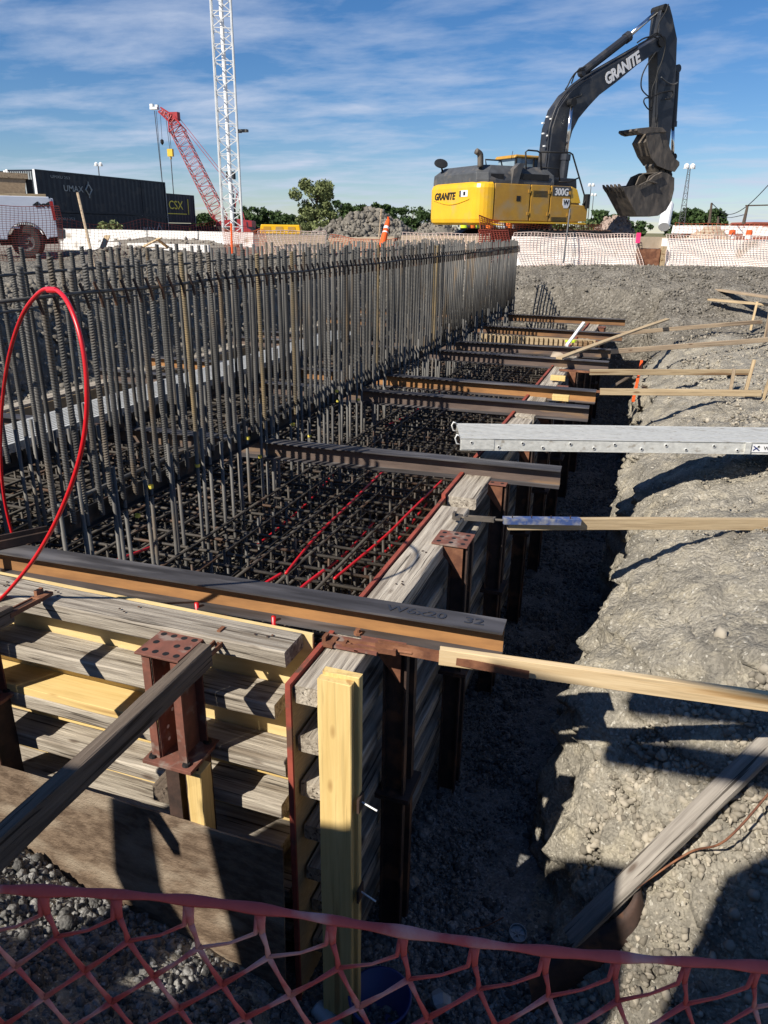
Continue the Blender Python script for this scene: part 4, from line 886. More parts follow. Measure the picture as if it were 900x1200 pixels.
pE = [eW(*(lambda p, ly: (p[0], ly, p[1]))(ep(x, y, -1.1), -1.1)) for x, y in ((563, 196), (563, 184), (562, 180), (558, 177))]
mb = MB(); mb.tube(smooth_pts(pE, 4), .085, 10); mb.build('exhaust_pipe', M_BUCK, ex, smooth=True)
def etube(L, ly, r, name, m=M_DARK, par=None, smooth=True, curve=False, n=8):
    P = []
    for q in L:
        y_ = q[2] if len(q) > 2 else ly; a = ep(q[0], q[1], y_); P.append(eW(a[0], y_, a[1]))
    if curve: P = smooth_pts(P, 6)
    mb = MB(); mb.tube(P, r, n); return mb.build(name, m, par or ex, smooth=smooth)
etube([(570, 196), (569, 187), (587, 188), (589, 197)], -.8, .022, 'handrail')
etube([(617, 215), (616, 178), (619, 176), (630, 177), (634, 180), (634, 214)], -1.2, .024, 'handrail')
etube([(634, 196), (655, 198), (656, 214)], -1.2, .02, 'handrail')
etube([(634, 178), (668, 179), (671, 181), (686, 233), (684, 250), (681, 257)], -1.4, .024, 'handrail')
etube([(655, 213), (668, 213), (679, 208)], -1.4, .022, 'handrail')
mr_ = etube([(521, 212), (517, 194)], .9, .03, 'mirror_post')
mb = MB(); a = ep(517, 191, .9); q = eW(a[0], .9, a[1]); mb.lathe([(0, .02), (.2, .0), (.21, -.03), (.1, -.06), (0, -.06)], q, 16, (.3, -.6, .8)); mb.build('mirror', M_DARK, mr_)
mr_ = etube([(683, 240), (688, 232)], -1.45, .03, 'mirror_post')
mb = MB(); a = ep(687, 236, -1.45); q = eW(a[0], -1.45, a[1]); mb.box(q, (.08, .2, .4), Matrix.Rotation(EA, 3, 'Z')); mb.build('mirror', M_DARK, mr_)
etube([(599, 187), (601, 177)], .5, .008, 'antenna')
# cab on the far side
cab = MB(); cab.prism([(-.55, 2.0), (1.45, 1.6), (1.5, 2.5), (1.15, 3.0), (-.5, 3.0)], ME, .45, 1.45); cabo = cab.build('cab', M_GLASS, ex, bevel=.05)
mb = MB(); mb.prism([(-.62, 2.93), (1.2, 2.93), (1.1, 3.03), (-.55, 3.03)], ME, .4, 1.5); mb.build('roof', M_YPAINTD, cabo, bevel=.04)
for x in (-.52, .15, 1.1): mb = MB(); mb.bar(eW(x, .44, 2.0), eW(x, .44, 3.0), .07, .04, up=ef); mb.build('frame', M_DARK, cabo)
mb = MB(); mb.prism([(-.30, 2.03), (.70, 2.03), (.65, 2.32), (-.28, 2.32)], ME, -1.1, .38); mb.build('valve_cover', M_BLACK, ex, bevel=.03)
# boom
S5 = 4.0909
bn = [(165, 880), (172, 800), (182, 720), (196, 610), (225, 520), (275, 448), (335, 400), (410, 352), (520, 288), (640, 215), (705, 175), (728, 178), (735, 205), (715, 240), (665, 268), (600, 312), (500, 395), (420, 455), (370, 508), (320, 568), (290, 628), (265, 720), (250, 800), (237, 880)]
o2 = elist(bn, -.27, S5, 600, 0)
mb = MB(); mb.prism(o2, ME, -.27, .27); bo = mb.build('boom', M_BLACK, ex, bevel=.012)
a = ep(729.5, 80.5, -.275); p1 = ep(600+470/S5, 375/S5, -.275); p2 = ep(600+590/S5, 290/S5, -.275)
rv = (eW(p2[0], 0, p2[1])-eW(p1[0], 0, p1[1])).normalized()
lettering('GRANITE', eW(a[0], -.278, a[1]), rv, UP, .43, M_WHITE, bo, bold=.016, shear=.12, sx=.86, thick=.01, space=.95)
# pipes over the boom back
for k, yy in enumerate((-.2, -.1, .02, .14)):
    off = -8-3*k
    L = [(165+off, 850), (178+off, 720), (190+off, 610), (222+off, 512), (275+off, 436), (335+off, 385), (410+off, 338), (520+off, 275), (600, 225-2*k)]
    P = []
    for x, y in L: q = ep(600+x/S5, y/S5, yy-.27+.27); P.append(eW(q[0], yy, q[1]))
    mb = MB(); mb.tube(smooth_pts(P, 5), .026, 6); mb.build('hydraulic_pipe', M_DARK if k % 2 else M_BLACK, bo, smooth=True)
for x, y in ((155, 700), (150, 640), (148, 590), (170, 560), (188, 570), (172, 650)):
    q = ep(600+x/S5, y/S5, -.1); mb = MB(); mb.box(eW(q[0], -.1, q[1]), (.05, .1, .04), Matrix.Rotation(EA, 3, 'Z')); mb.build('pipe_clamp', M_GALV, bo)
# arm
an = [(738, 16), (757, 28), (770, 78), (792, 185), (788, 300), (784, 400), (778, 480), (766, 600), (756, 690), (748, 740), (728, 720), (716, 690), (700, 620), (698, 500), (697, 280), (700, 180), (712, 70), (722, 25)]
mb = MB(); mb.prism(elist(an, -.2, S5, 600, 0), ME, -.2, .2); arm = mb.build('arm', M_BLACK, ex, bevel=.012)
mb = MB(); q = ep(600+718/S5, 200/S5, -.3); mb.lathe([(0, .02), (.15, .02), (.15, -.64), (0, -.64)], eW(q[0], -.32, q[1]), 14, -el); 
q = ep(600+735/S5, 38/S5, -.25); mb.lathe([(0, .02), (.11, .02), (.11, -.5), (0, -.5)], eW(q[0], -.25, q[1]), 14, -el); mb.build('pin', M_DARK, arm)
def cyl(a, b, c, ly, r1, r2, par, nm='cylinder'):
    P = [eW(ep(600+x/S5, y/S5, ly)[0], ly, ep(600+x/S5, y/S5, ly)[1]) for x, y in (a, b, c)]
    mb = MB(); mb.tube([P[0], P[1]], r1, 12); d = (P[1]-P[0]).normalized(); mb.tube([P[1]-d*.14, P[1]+d*.03], r1*1.18, 12); mb.lathe([(0, .1), (r1*1.1, .1), (r1*1.1, -.1), (0, -.1)], P[0], 12, el)
    cy_ = mb.build(nm, M_BLACK, par, smooth=False)
    mb = MB(); mb.tube([P[1], P[2]], r2, 10); mb.build('rod', M_CHROME, cy_, smooth=True)
    mb = MB(); mb.lathe([(0, .1), (r2*1.9, .1), (r2*1.9, -.1), (0, -.1)], P[2], 12, el); mb.build('rod_eye', M_DARK, cy_)
cyl((340, 345), (558, 175), (705, 48), 0.0, .13, .062, ex, 'arm_cylinder')
cyl((240, 880), (258, 745), (287, 492), -.42, .13, .06, ex, 'boom_cylinder')
cyl((240, 880), (258, 745), (287, 492), .42, .13, .06, ex, 'boom_cylinder')
cyl((788, 330), (772, 605), (770, 752), 0.30, .11, .055, ex, 'bucket_cylinder')
for L in ([(345, 335), (310, 345), (285, 375), (268, 410), (255, 430)], [(350, 322), (320, 335), (300, 360), (285, 400)], [(690, 250), (655, 300), (625, 360), (620, 420), (645, 455), (670, 468)], [(670, 470), (640, 470), (632, 490), (650, 520), (668, 528)], [(640, 195), (690, 160), (722, 180), (735, 220), (720, 290), (700, 340), (690, 380), (672, 430), (668, 520)],
          [(715, 370), (745, 395), (775, 405), (795, 395)], [(672, 465), (700, 450), (735, 440), (770, 438), (762, 470), (735, 475)], [(600, 205), (630, 185), (670, 175), (700, 185)], [(605, 215), (650, 190), (690, 170), (715, 165)], [(270, 490), (300, 470), (330, 460), (335, 450)], [(750, 20), (735, 60), (705, 110), (695, 160)]):
    etube([(600+x/S5, y/S5) for x, y in L], -.33, .022, 'hydraulic_hose', M_DARK if L[0][0] != 715 else M_GREYP, arm if L[0][0] > 590 else bo, curve=True, n=6)
# thumb and bucket
S1 = 2.5714
def o1(L, ly): return elist(L, ly, S1, 480, 0)
th_side = [(735, 386), (752, 400), (764, 445), (790, 470), (812, 488), (812, 498), (798, 518), (775, 512), (745, 500), (728, 478), (716, 440), (712, 405)]
thumb = None
mb = MB()
for ly in (-.42, .38): mb.prism(o1(th_side, ly), ME, ly-.02, ly+.02)
thumb = mb.build('thumb', M_BUCK, ex, bevel=.006)
mb = MB()
for k in range(4):
    ly = -.40+.24*k; tp = [(655+22*(k == 3)*0+5, 397), (662, 390), (700, 386), (738, 388), (752, 402), (735, 402), (716, 402), (700, 404), (680, 408), (668, 404)]
    mb.prism(o1([(x+(3-k)*0, y) for x, y in tp], -.1), ME, ly-.055, ly+.055)
mb.build('thumb_tine', M_BUCK, thumb, bevel=.008)
mb = MB(); mb.prism(o1([(716, 402), (738, 392), (752, 404), (764, 448), (778, 478), (735, 498), (716, 470), (700, 430)], -.1), ME, -.40, .36); mb.build('thumb_plate', M_BUCK, thumb, bevel=.01)
bs = [(640, 566), (672, 560), (708, 556), (722, 530), (748, 518), (776, 522), (797, 536), (796, 572), (788, 605), (772, 634), (748, 650), (722, 653), (684, 650)]
inn = [(652, 570), (700, 566), (715, 560), (760, 560), (780, 575), (776, 600), (762, 625), (740, 640), (690, 640)]
mb = MB()
for ly in (-.42, .42): mb.prism(o1(bs, -.42), ME, ly-.02, ly+.02)
bk = mb.build('bucket', M_BUCK, ex, bevel=.008)
sh = [(640, 566), (684, 650), (722, 653), (748, 650), (772, 634), (788, 605), (796, 572), (797, 536), (776, 522), (748, 518)]
P = o1(sh, -.42); cen = (sum(p[0] for p in P)/len(P), sum(p[1] for p in P)/len(P)); mb = MB()
for i in range(len(P)-1):
    a_, b_ = Vector((P[i][0], 0, P[i][1])), Vector((P[i+1][0], 0, P[i+1][1])); c_ = Vector((cen[0], 0, cen[1])); na = (c_-a_).normalized()*.035; nb = (c_-b_).normalized()*.035
    mb.prism([(a_.x, a_.z), (b_.x, b_.z), (b_.x+nb.x, b_.z+nb.z), (a_.x+na.x, a_.z+na.z)], ME, -.40, .40)
mb.build('shell', M_BUCK, bk)
a_ = P[0]; b_ = P[1]
for k in range(5):
    ly = -.36+.18*k; dx, dz = a_[0]-b_[0], a_[1]-b_[1]; n_ = math.hypot(dx, dz); dx /= n_; dz /= n_
    mb = MB(); mb.prism([(a_[0]-dx*.18-.06, a_[1]-dz*.18+.02), (a_[0]-dx*.18+.07, a_[1]-dz*.18+.03), (a_[0]+dx*.02+.02, a_[1]+dz*.02+.02), (a_[0]+dx*.16, a_[1]+dz*.16), (a_[0]+dx*.02-.06, a_[1]+dz*.02)], ME, ly-.05, ly+.05); mb.build('tooth', M_BUCK, bk, bevel=.006)
mb = MB(); mb.prism(o1([(716, 556), (728, 528), (760, 512), (790, 470), (802, 492), (790, 520), (776, 532), (760, 548)], -.3), ME, -.3, -.26); mb.prism(o1([(716, 556), (728, 528), (760, 512), (790, 470), (802, 492), (790, 520), (776, 532), (760, 548)], -.3), ME, .22, .26)
mb.prism(o1([(735, 500), (750, 470), (775, 480), (775, 520), (745, 530)], -.2), ME, -.2, .2); mb.build('linkage', M_BUCK, ex, bevel=.006)
mb = MB(); q = ep(480+795/S1, 492/S1, -.35)
for xx, yy in ((795, 492), (775, 510), (782, 528)): q = ep(480+xx/S1, yy/S1, -.3); mb.lathe([(0, .05), (.1, .05), (.1, -.65), (0, -.65)], eW(q[0], -.3, q[1]), 12, -el)
mb.build('pin', M_DARK, ex)
mb = MB()
for L in ([(718, 548), (738, 530), (760, 520)], [(690, 560), (720, 545), (745, 552)]): mb.tube([eW(ep(480+x/S1, y/S1, -.5)[0], -.5, ep(480+x/S1, y/S1, -.5)[1]) for x, y in L], .03, 6)
mb.build('wear_strip', M_BUCK, bk)
# undercarriage
MT = Matrix.Rotation(math.radians(-8), 4, 'Z')
for s in (-1, 1):
    out_ = []
    for k in range(9): a_ = math.radians(90+180*k/8); out_.append((-1.75+.42*math.cos(a_), .43+.42*math.sin(a_)))
    for k in range(9): a_ = math.radians(-90+180*k/8); out_.append((1.75+.42*math.cos(a_), .43+.42*math.sin(a_)))
    mb = MB(); mb.prism(out_, ME @ MT, s*1.25-.3, s*1.25+.3); tr = mb.build('track', M_DARK, ex)
    mb = MB()
    for x in np.arange(-1.8, 1.85, .19):
        for z in (.0, .86): p = ME @ MT @ Vector((x, s*1.25, z)); mb.box(p, (.05, .62, .04), Matrix.Rotation(EA-math.radians(8), 3, 'Z'))
    mb.build('grouser', M_RUSTD, tr)
mb = MB(); mb.box(eW(0, 0, .62), (1.6, 1.9, .4), Matrix.Rotation(EA, 3, 'Z')); mb.lathe([(.6, .8), (.6, 1.06)], EC, 24); mb.build('undercarriage', M_BLACK, ex)
# ---- concrete barriers
def krail(x0, y0, d0, x1, y1, d1, label, m, group=None, h=.81, par=None):
    a = at(x0, y0, d0); b = at(x1, y1, d1); t = (b-a).normalized(); L = (b-a).length; s = UP.cross(t).normalized()
    M = Matrix((s, t, UP)).transposed().to_4x4(); M.translation = a-UP*h
    mb = MB(); pr = [(-.30, 0), (.30, 0), (.30, .08), (.18, .33), (.09, h), (-.09, h), (-.18, .33), (-.30, .08)]
    nseg = 6; vs = []
    for i in range(nseg+1):
        for p in pr: vs.append(M @ Vector((p[0]+random.uniform(-.006, .006), L*i/nseg, p[1]+random.uniform(-.006, .006))))
    fs = [(i*8+j, i*8+(j+1) % 8, (i+1)*8+(j+1) % 8, (i+1)*8+j) for i in range(nseg) for j in range(8)]+[tuple(range(7, -1, -1)), tuple(nseg*8+j for j in range(8))]
    mb.add(vs, fs); o = mb.build('concrete_barrier', m); tag(o, label, 'barrier', group)
    if par:
        mb = MB()
        for u in par: p = a+t*L*u-UP*h; c_ = p+UP*.04-s*.0; mb.box(c_, (.62, .75, .085), Matrix((s, t, UP)).transposed())
        mb.build('drain_slot', M_DARK, o)
    return a, b, t, s
GB = 'white concrete barriers'
ka = krail(601, 277, 20.0, 745, 279, 20.3, 'white concrete barrier behind pale netting, below the excavator front', M_WCONC, GB, par=(.26, .62, .02))
kb = krail(776, 279, 20.3, 985, 283, 20.6, 'white concrete barrier behind netting at the right edge of the dirt slope', M_WCONC, GB, par=(.31, .72))
krail(470, 276, 21.5, 574, 276, 21.5, 'tan concrete barrier directly under the excavator counterweight', M_GCONC, GB)
krail(304, 276, 22, 380, 275.5, 22.4, 'grey barrier under pinkish netting beside the yellow plastic barrier', M_GCONC, GB)
krail(385, 279, 23, 462, 277, 23, 'low grey barrier left of the striped orange post', M_GCONC, GB)
krail(75, 268, 35, 172, 270, 35, 'far white barrier nearest to the pickup tailgate', M_WCONC, GB)
krail(173.5, 270, 35, 232, 271, 35, 'middle one of the far white barriers before the containers', M_WCONC, GB)
krail(233.5, 271, 35, 297, 272.5, 35, 'far white barrier at the foot of the white lattice tower', M_WCONC, GB)
krail(72, 282, 25, 140, 284, 25, 'low white barrier partly buried, nearest the pickup bumper', M_WCONC, GB)
krail(150, 284.5, 25, 245, 287, 25, 'low white barrier partly buried behind broken boards', M_WCONC, GB)
krail(789, 264, 80, 893, 265, 80, 'farthest white barrier in front of the trees at right', M_WCONC, GB)
krail(874, 265.5, 66, 930, 266, 66, 'white barrier before the brick building', M_WCONC, GB)
# rusty crate between the barriers
Mf = bframe(at(766, 311, 20.4)); Mf.translation.z = .72
root = thing('wooden_crate', 'rusty brown panel with pale timber post in the gap between barriers', 'crate', Mf.translation)
mb = MB(); mb.prism([(-.5, 0), (.1, 0), (.1, .48), (-.5, .48)], Mf, -.1, .3); mb.build('panel', M_RUST, root)
mb = MB(); mb.prism([(.13, 0), (.24, 0), (.24, .55), (.13, .55)], Mf, -.15, .0); mb.build('post', M_PINE, root)
mb = MB(); mb.prism([(-.5, .49), (.3, .49), (.3, .78), (-.5, .78)], Mf, .15, .35); mb.build('rear_panel', M_GCONC, root)
mb = MB(); mb.prism([(-.62, .62), (-.52, .62), (-.52, .88), (-.62, .88)], Mf, -.22, -.16); tag(mb.build('pink_tape', M_PINK), 'bright pink tape tied at the netting edge', 'tape')
# ---- netting
def net(a, b, z0, z1, cell, m, label, wav=.05, r=.010, slant=0.0, topsag=0.0, name='safety_netting', cat='netting', off=0.0, bulge=0.0):
    a = Vector(a); b = Vector(b); t = (b-a); t.z = 0; L = t.length; t.normalize(); s = UP.cross(t); mb = MB(); nx = int(L/cell); nz = max(2, int((z1-z0)/(cell*.55)))
    ph = random.random()*6
    def pt(u, v):   # u along, v 0..1 height
        x = u*L; z = z0+(z1-z0-topsag*math.sin(math.pi*((x/3.2) % 1)))*v
        return Vector((a.x, a.y, 0))+t*(x+wav*math.sin(v*5+x*1.7+ph)+slant*(1-v)**2)+s*(-off+.4*wav*math.sin(x*2.3+ph)-bulge*(1-v))+UP*(z+.012*math.sin(x*5+ph+v*4))
    for i in range(nx+1): mb.tube([pt(i/nx, k/8) for k in range(9)], r, 3, cap=False)
    for k in range(nz+1): mb.tube([pt(i/nx, k/nz) for i in range(0, nx+1)], r*(1.6 if k == nz else .8), 3, cap=False)
    return tag(mb.build(name, m), label, cat, 'plastic safety netting')
na = ka[0]-AWAY*.12; nb_ = ka[1]-AWAY*.12
net(na, nb_, .70, 1.56, .085, M_PALENET, 'netting coloured sunlit pale draped over the barrier below the excavator front', .05, .008, .12, bulge=.3, off=.05)
net(kb[0]-AWAY*.12, kb[1]-AWAY*.12, .70, 1.56, .085, M_PALENET, 'netting coloured sunlit pale draped over the barrier at the right edge', .05, .008, .12, bulge=.3, off=.05)
net(at(470, 270, 21.1), at(574, 270, 21.1), .8, 1.5, .11, M_PALENET, 'pale netting hanging on the tan barrier under the counterweight', .05, .008, .1, bulge=.25)
net(at(304, 270, 21.6), at(380, 270, 22), .8, 1.5, .10, M_PALENET, 'pinkish netting over the grey barrier beside the yellow plastic barrier', .05, .010, .1, bulge=.25)
net(at(560, 268, 21.2), at(705, 268, 24), .95, 1.98, .11, M_ORNET, 'orange netting hanging behind the barrier under the excavator body', .06, .013, .1, topsag=.18)
net(at(560, 268, 20.9), at(598, 268, 20.9), .75, 1.6, .09, M_DARKNET, 'dark red netting bunched in the gap beside the tan barrier', .06, .016)
net(at(-40, 268, 16.8), at(72, 268, 16.8), .75, 1.95, .085, M_DARKNET, 'dark red netting stretched in front of the pickup wheel', .04, .0055)
net(at(64, 268, 16.9), at(290, 268, 24), .75, 1.75, .13, M_DARKNET, 'dark red netting running from the pickup to the lattice tower', .05, .0035, topsag=.16)
net(at(262, 272, 22), at(310, 272, 19), .85, 1.55, .1, M_ORNET, 'orange netting gathered at the foot of the lattice tower', .07, .005, topsag=.1)
net(at(385, 270, 22.5), at(470, 270, 21), .85, 1.42, .1, M_ORNET, 'orange netting sagging between the grey barrier and the striped post', .07, .007, topsag=.12)
net(at(790, 262, 24), at(925, 262, 24), 1.3, 1.9, .14, M_ORNET, 'thin orange netting standing beyond the right edge barrier', .05, .006)
def rod(pa, pb, r, m, name, label, cat, group=None, n=6):
    mb = MB(); mb.tube([pa, pb], r, n); return tag(mb.build(name, m), label, cat, group)
rod(at(660, 308, 19.5), at(668, 245, 19.7), .022, M_GREYP, 'fence_post', 'thin dark post in front of the right netting below the excavator', 'fence post', 'netting posts')
rod(at(112, 318, 15.5), at(91, 226, 15.7), .028, M_PINEG, 'fence_post', 'leaning pale wooden post beside the pickup tailgate', 'fence post', 'netting posts')
rod(at(272, 306, 20), at(271, 262, 20), .03, M_ORANGE, 'fence_post', 'orange post with bunched netting before the lattice tower', 'fence post', 'netting posts')
rod(at(443, 290, 22), at(447, 245, 22), .022, M_PINEG, 'fence_post', 'thin grey stake rising beside the striped orange post', 'fence post', 'netting posts')
# striped delineator
root = thing('delineator_post', 'leaning orange delineator post with white reflective bands', 'traffic post', at(447, 292, 20.6))
A4 = at(447, 292, 20.6); B4 = at(455, 258, 20.8); mb = MB(); mb.tube([A4, A4.lerp(B4, .9), B4], [.1, .07, .05], 12); mb.build('post', M_ORANGE, root)
for u in (.5, .68): mb = MB(); mb.tube([A4.lerp(B4, u), A4.lerp(B4, u+.08)], .092-.02*u, 12); mb.build('reflective_band', M_WHITE, root)
mb = MB(); mb.tube([B4, B4+UP*.09], .03, 8); mb.build('handle', M_ORANGE, root)
# orange barrels far right
for x, y, lab in ((858, 270, 'small orange and white barrel left of the far pair'), (878, 269, 'small orange and white barrel nearest the brick building')):
    p = at(x, y+4, 45); p.z = .85; root = thing('traffic_barrel', lab, 'traffic barrel', p, 'orange traffic barrels')
    for k in range(4): mb = MB(); mb.lathe([(.25-.02*k, .24*k), (.235-.02*k, .24*k+.235)], p, 14); mb.build('band', M_ORANGE if k % 2 else M_WHITE, root)
    mb = MB(); mb.lathe([(.17, .955), (.1, 1.0), (0, 1.0)], p, 14); mb.build('top', M_ORANGE, root)
p = at(846, 272, 40); p.z = .75; root = thing('portable_generator', 'small black framed machine beside the orange barrels', 'machine', p)
MG = bframe(p); mb = MB(); mb.prism([(-.45, .12), (.45, .12), (.5, .5), (.2, .72), (-.3, .6)], MG, -.3, .3); mb.build('body', M_DARK, root, bevel=.02)
for s in (-.35, .35): mb = MB(); mb.lathe([(0, .05), (.17, .05), (.17, -.05), (0, -.05)], MG @ Vector((s, -.32, .17)), 14, AWAY); mb.build('wheel', M_GREYP, root)
mb = MB(); mb.tube([MG @ Vector((.4, 0, .5)), MG @ Vector((.62, 0, .95))], .03, 6); mb.build('handle', M_DARK, root)
# yellow plastic barrier
p = at(306, 274, 28); MG = bframe(p); root = thing('plastic_barrier', 'yellow plastic barrier lying before the grey rubble heap', 'barrier', p)
mb = MB(); mb.prism([(0, 0), (1.5, 0), (1.5, .12), (1.46, .33), (.04, .33), (0, .12)], MG, -.25, .25); mb.build('body', M_YPLAST, root, bevel=.03)
for k in range(3): mb = MB(); mb.prism([(.12+.45*k, .1), (.42+.45*k, .1), (.40+.45*k, .26), (.14+.45*k, .26)], MG, -.262, -.252); mb.build('recess', M_YPAINTD, root)
# ---- piles
def pile(name, x0, x1, ytop, yb, d, m, label, lump, depth=4, n=1400, seed=1, cat='heap', smax=.22):
    a = at(x0, yb, d); b = at(x1, yb, d); c = (a+b)/2; hw = (b-a).length/2; top = at((x0+x1)/2, ytop, d+depth*.5).z; zb = .68; hh = top-zb
    k = 60; g = np.linspace(-1, 1, k); U, V = np.meshgrid(g, g); rad = np.sqrt(U**2+V**2)
    Z = hh*np.clip(1-rad**1.5, 0, 1)*(1+.5*fbm(U*3+seed, V*3, 0*U, 1.1, 4))
    Z += lump*.6*fbm(U*14+seed, V*9, 0*U, 1, 5, .6)*(Z > .05)
    X = c.x+RIGHT.x*U*hw+AWAY.x*(V+1)*depth*.5; Y = c.y+RIGHT.y*U*hw+AWAY.y*(V+1)*depth*.5
    v = np.stack([X, Y, zb+Z-.02], -1).reshape(-1, 3); idx = np.arange(k*k).reshape(k, k); f = np.stack([idx[:-1, :-1], idx[:-1, 1:], idx[1:, 1:], idx[1:, :-1]], -1).reshape(-1, 4)
    # pebbles merged on the surface so that the heap reads as loose material
    sel = rng.choice(k*k, n); pts = v[sel]+rng.normal(0, .05, (n, 3))*np.array([1, 1, .3]); keep = (v[sel][:, 2] > zb+.08); pts = pts[keep]
    o = npmesh(name, v, f, m, True); link(o, name); tag(o, label, cat)
    sz = smax*(.3+.7*rng.random(len(pts))**3); n_ = len(pts); vv = facet(n_)*1.25*sz[:, None, None]+pts[:, None]
    q = npmesh('loose_stone', vv.reshape(-1, 3), (IF[None]+(np.arange(n_)*12)[:, None, None]).reshape(-1, 3), m); link(q, 'loose_stone', o, Matrix.Identity(4)); q.parent = o; tag(q, kind='stuff')
pile('rubble_heap', 345, 505, 254.5, 272, 42, M_RUBBLE, 'long heap of grey broken rubble before the trees', .8, 7, 6500, 3, smax=.22)
pile('rubble_heap', 470, 560, 262, 274, 38, M_RUBBLE, 'low dirt heap under the excavator counterweight', .3, 5, 900, 9, smax=.14)
pile('gravel_heap', 694, 782, 257, 276, 25.5, M_GRAVEL, 'rounded heap of pinkish gravel under the excavator bucket', .12, 3.4, 2600, 5, smax=.06)
pile('dirt_berm', 60, 300, 279, 284, 30, M_FAR, 'long low tan dirt berm between the far barriers', .1, 3, 300, 6, smax=.1)
pile('rubble_heap', 40, 260, 290, 296, 19, M_RUBBLE, 'stony berm just behind the tops of the rear bars at left', .1, 2.0, 900, 12, smax=.09)
pile('dirt_berm', 800, 890, 267, 274, 36, M_GCONC, 'small tan dirt berm beside the black machine', .1, 3, 200, 22, smax=.1)
# broken boards on the left berm
for k, (pa, pb, lab) in enumerate((((160, 293), (188, 279), 'whitish broken board leaning left in the debris near the barrier'), ((170, 290), (196, 291), 'lowest pale board lying flat in the debris near the barrier'), ((120, 291), (126, 276), 'tan upright board scrap in the debris near the pickup'), ((184, 280), (197, 290), 'short pale board leaning right in the debris'))):
    tag(plank('broken_board', at(*pa, 20.5), at(*pb, 20.8), .16, .03, M_PINEP if k != 2 else M_PINE), lab, 'board', 'broken boards in the debris')
rod(at(778, 266, 30), at(783, 240, 30.5), .22, M_WHITE, 'drain_pipe', 'white upright pipe standing behind the gravel heap', 'pipe', n=14)
# ---- pickup
p = at(66, 262, 19); p.z = .76; MP = bframe(p, 25); tk = thing('pickup_truck', 'white four wheel drive pickup with crates in its bed at the left edge', 'pickup truck', p)
arch = [(-.71+.46*math.cos(a_), .40+.46*math.sin(a_)) for a_ in [math.radians(q_) for q_ in range(0, 181, 15)]]
side = [(0, .52), (.0, .75), (-.02, 1.18), (-.10, 1.46), (-2.0, 1.46), (-2.0, .45), (-1.2, .45)]+[(x, max(z, .45)) for x, z in arch[::-1]]+[(-.2, .50)]
mb = MB()
mb.prism(side, MP, 0, .06); mb.prism(side, MP, 1.84, 1.9); mb.prism([(0, .55), (0, 1.42), (-.06, 1.44), (-.06, .55)], MP, .065, 1.835); mb.prism([(-1.98, .7), (-.07, .7), (-.07, .76), (-1.98, .76)], MP, .065, 1.835)
mb.build('bed', M_TRUCK, tk, bevel=.015)
mb = MB(); mb.prism([(-2.03, .45), (-2.03, 1.45), (-2.12, 1.9), (-2.5, 1.98), (-3.6, 1.95), (-4.1, 1.42), (-5.4, 1.28), (-5.6, 1.0), (-5.6, .5)], MP, .02, 1.88); cb_ = mb.build('cab', M_TRUCK, tk, bevel=.04)
mb = MB(); mb.prism([(-2.2, 1.48), (-2.25, 1.88), (-3.5, 1.86), (-3.95, 1.46)], MP, .012, .019); mb.build('window', M_DARK, cb_)
for x in (-.71, -4.55):
    for y in (.13, 1.77):
        mb = MB(); mb.lathe([(.22, .12), (.36, .12), (.40, .08), (.40, -.08), (.36, -.12), (.22, -.12)], MP @ Vector((x, y, .40)), 28, AWAY); wh = mb.build('wheel', M_DARK, tk, smooth=False)
        mb = MB(); mb.lathe([(0, .02), (.06, .09), (.08, .04), (.16, .03), (.21, .09), (.22, .11), (.22, -.1), (0, -.1)], MP @ Vector((x, y, .40)), 18, -AWAY if y < 1 else AWAY); mb.build('rim', M_GREYP, wh)
mb = MB(); mb.prism([(-1.35, .3), (.0, .35), (0, .55), (-1.4, .55)], MP, .3, 1.6); mb.build('chassis', M_DARK, tk)
mb = MB(); mb.prism([(.0, .48), (.18, .48), (.20, .70), (.0, .74)], MP, -.02, 1.92); mb.build('bumper', M_GREYP, tk, bevel=.02)
mb = MB(); mb.prism([(-.055, .92), (.012, .92), (-.02, 1.36), (-.095, 1.36)], MP, -.008, .10); mb.build('tail_lamp', M_TAIL, tk)
lettering('4x4', MP @ Vector((-.30, -.005, 1.27)), MP.to_3x3() @ Vector((1, 0, 0)), UP, .17, M_DARK, tk, bold=.008, sx=1.5, shear=.15)
root = thing('wooden_crate', 'long tan crate with dark lid standing in the pickup bed', 'crate', MP @ Vector((-1.3, .8, 1.46)))
mb = MB(); mb.prism([(-2.2, 1.5), (-.62, 1.5), (-.56, 1.86), (-2.2, 1.88)], MP, .3, 1.5); mb.build('box', M_BOX, root)
mb = MB(); mb.prism([(-2.22, 1.885), (-.50, 1.865), (-.50, 1.99), (-2.22, 2.02)], MP, .27, 1.53); mb.build('lid', M_PINEG, root)
mb = MB(); mb.prism([(-.55, 1.5), (-.42, 1.5), (-.42, 1.86), (-.55, 1.86)], MP, .35, 1.45); mb.build('end_frame', M_DARK, root)
tag(plank('timber_plank', MP @ Vector((-2.1, .1, 1.49)), MP @ Vector((-.16, .1, 1.485)), .14, .07, M_PINE), 'yellowish timber lying along the pickup bed rail', 'plank')
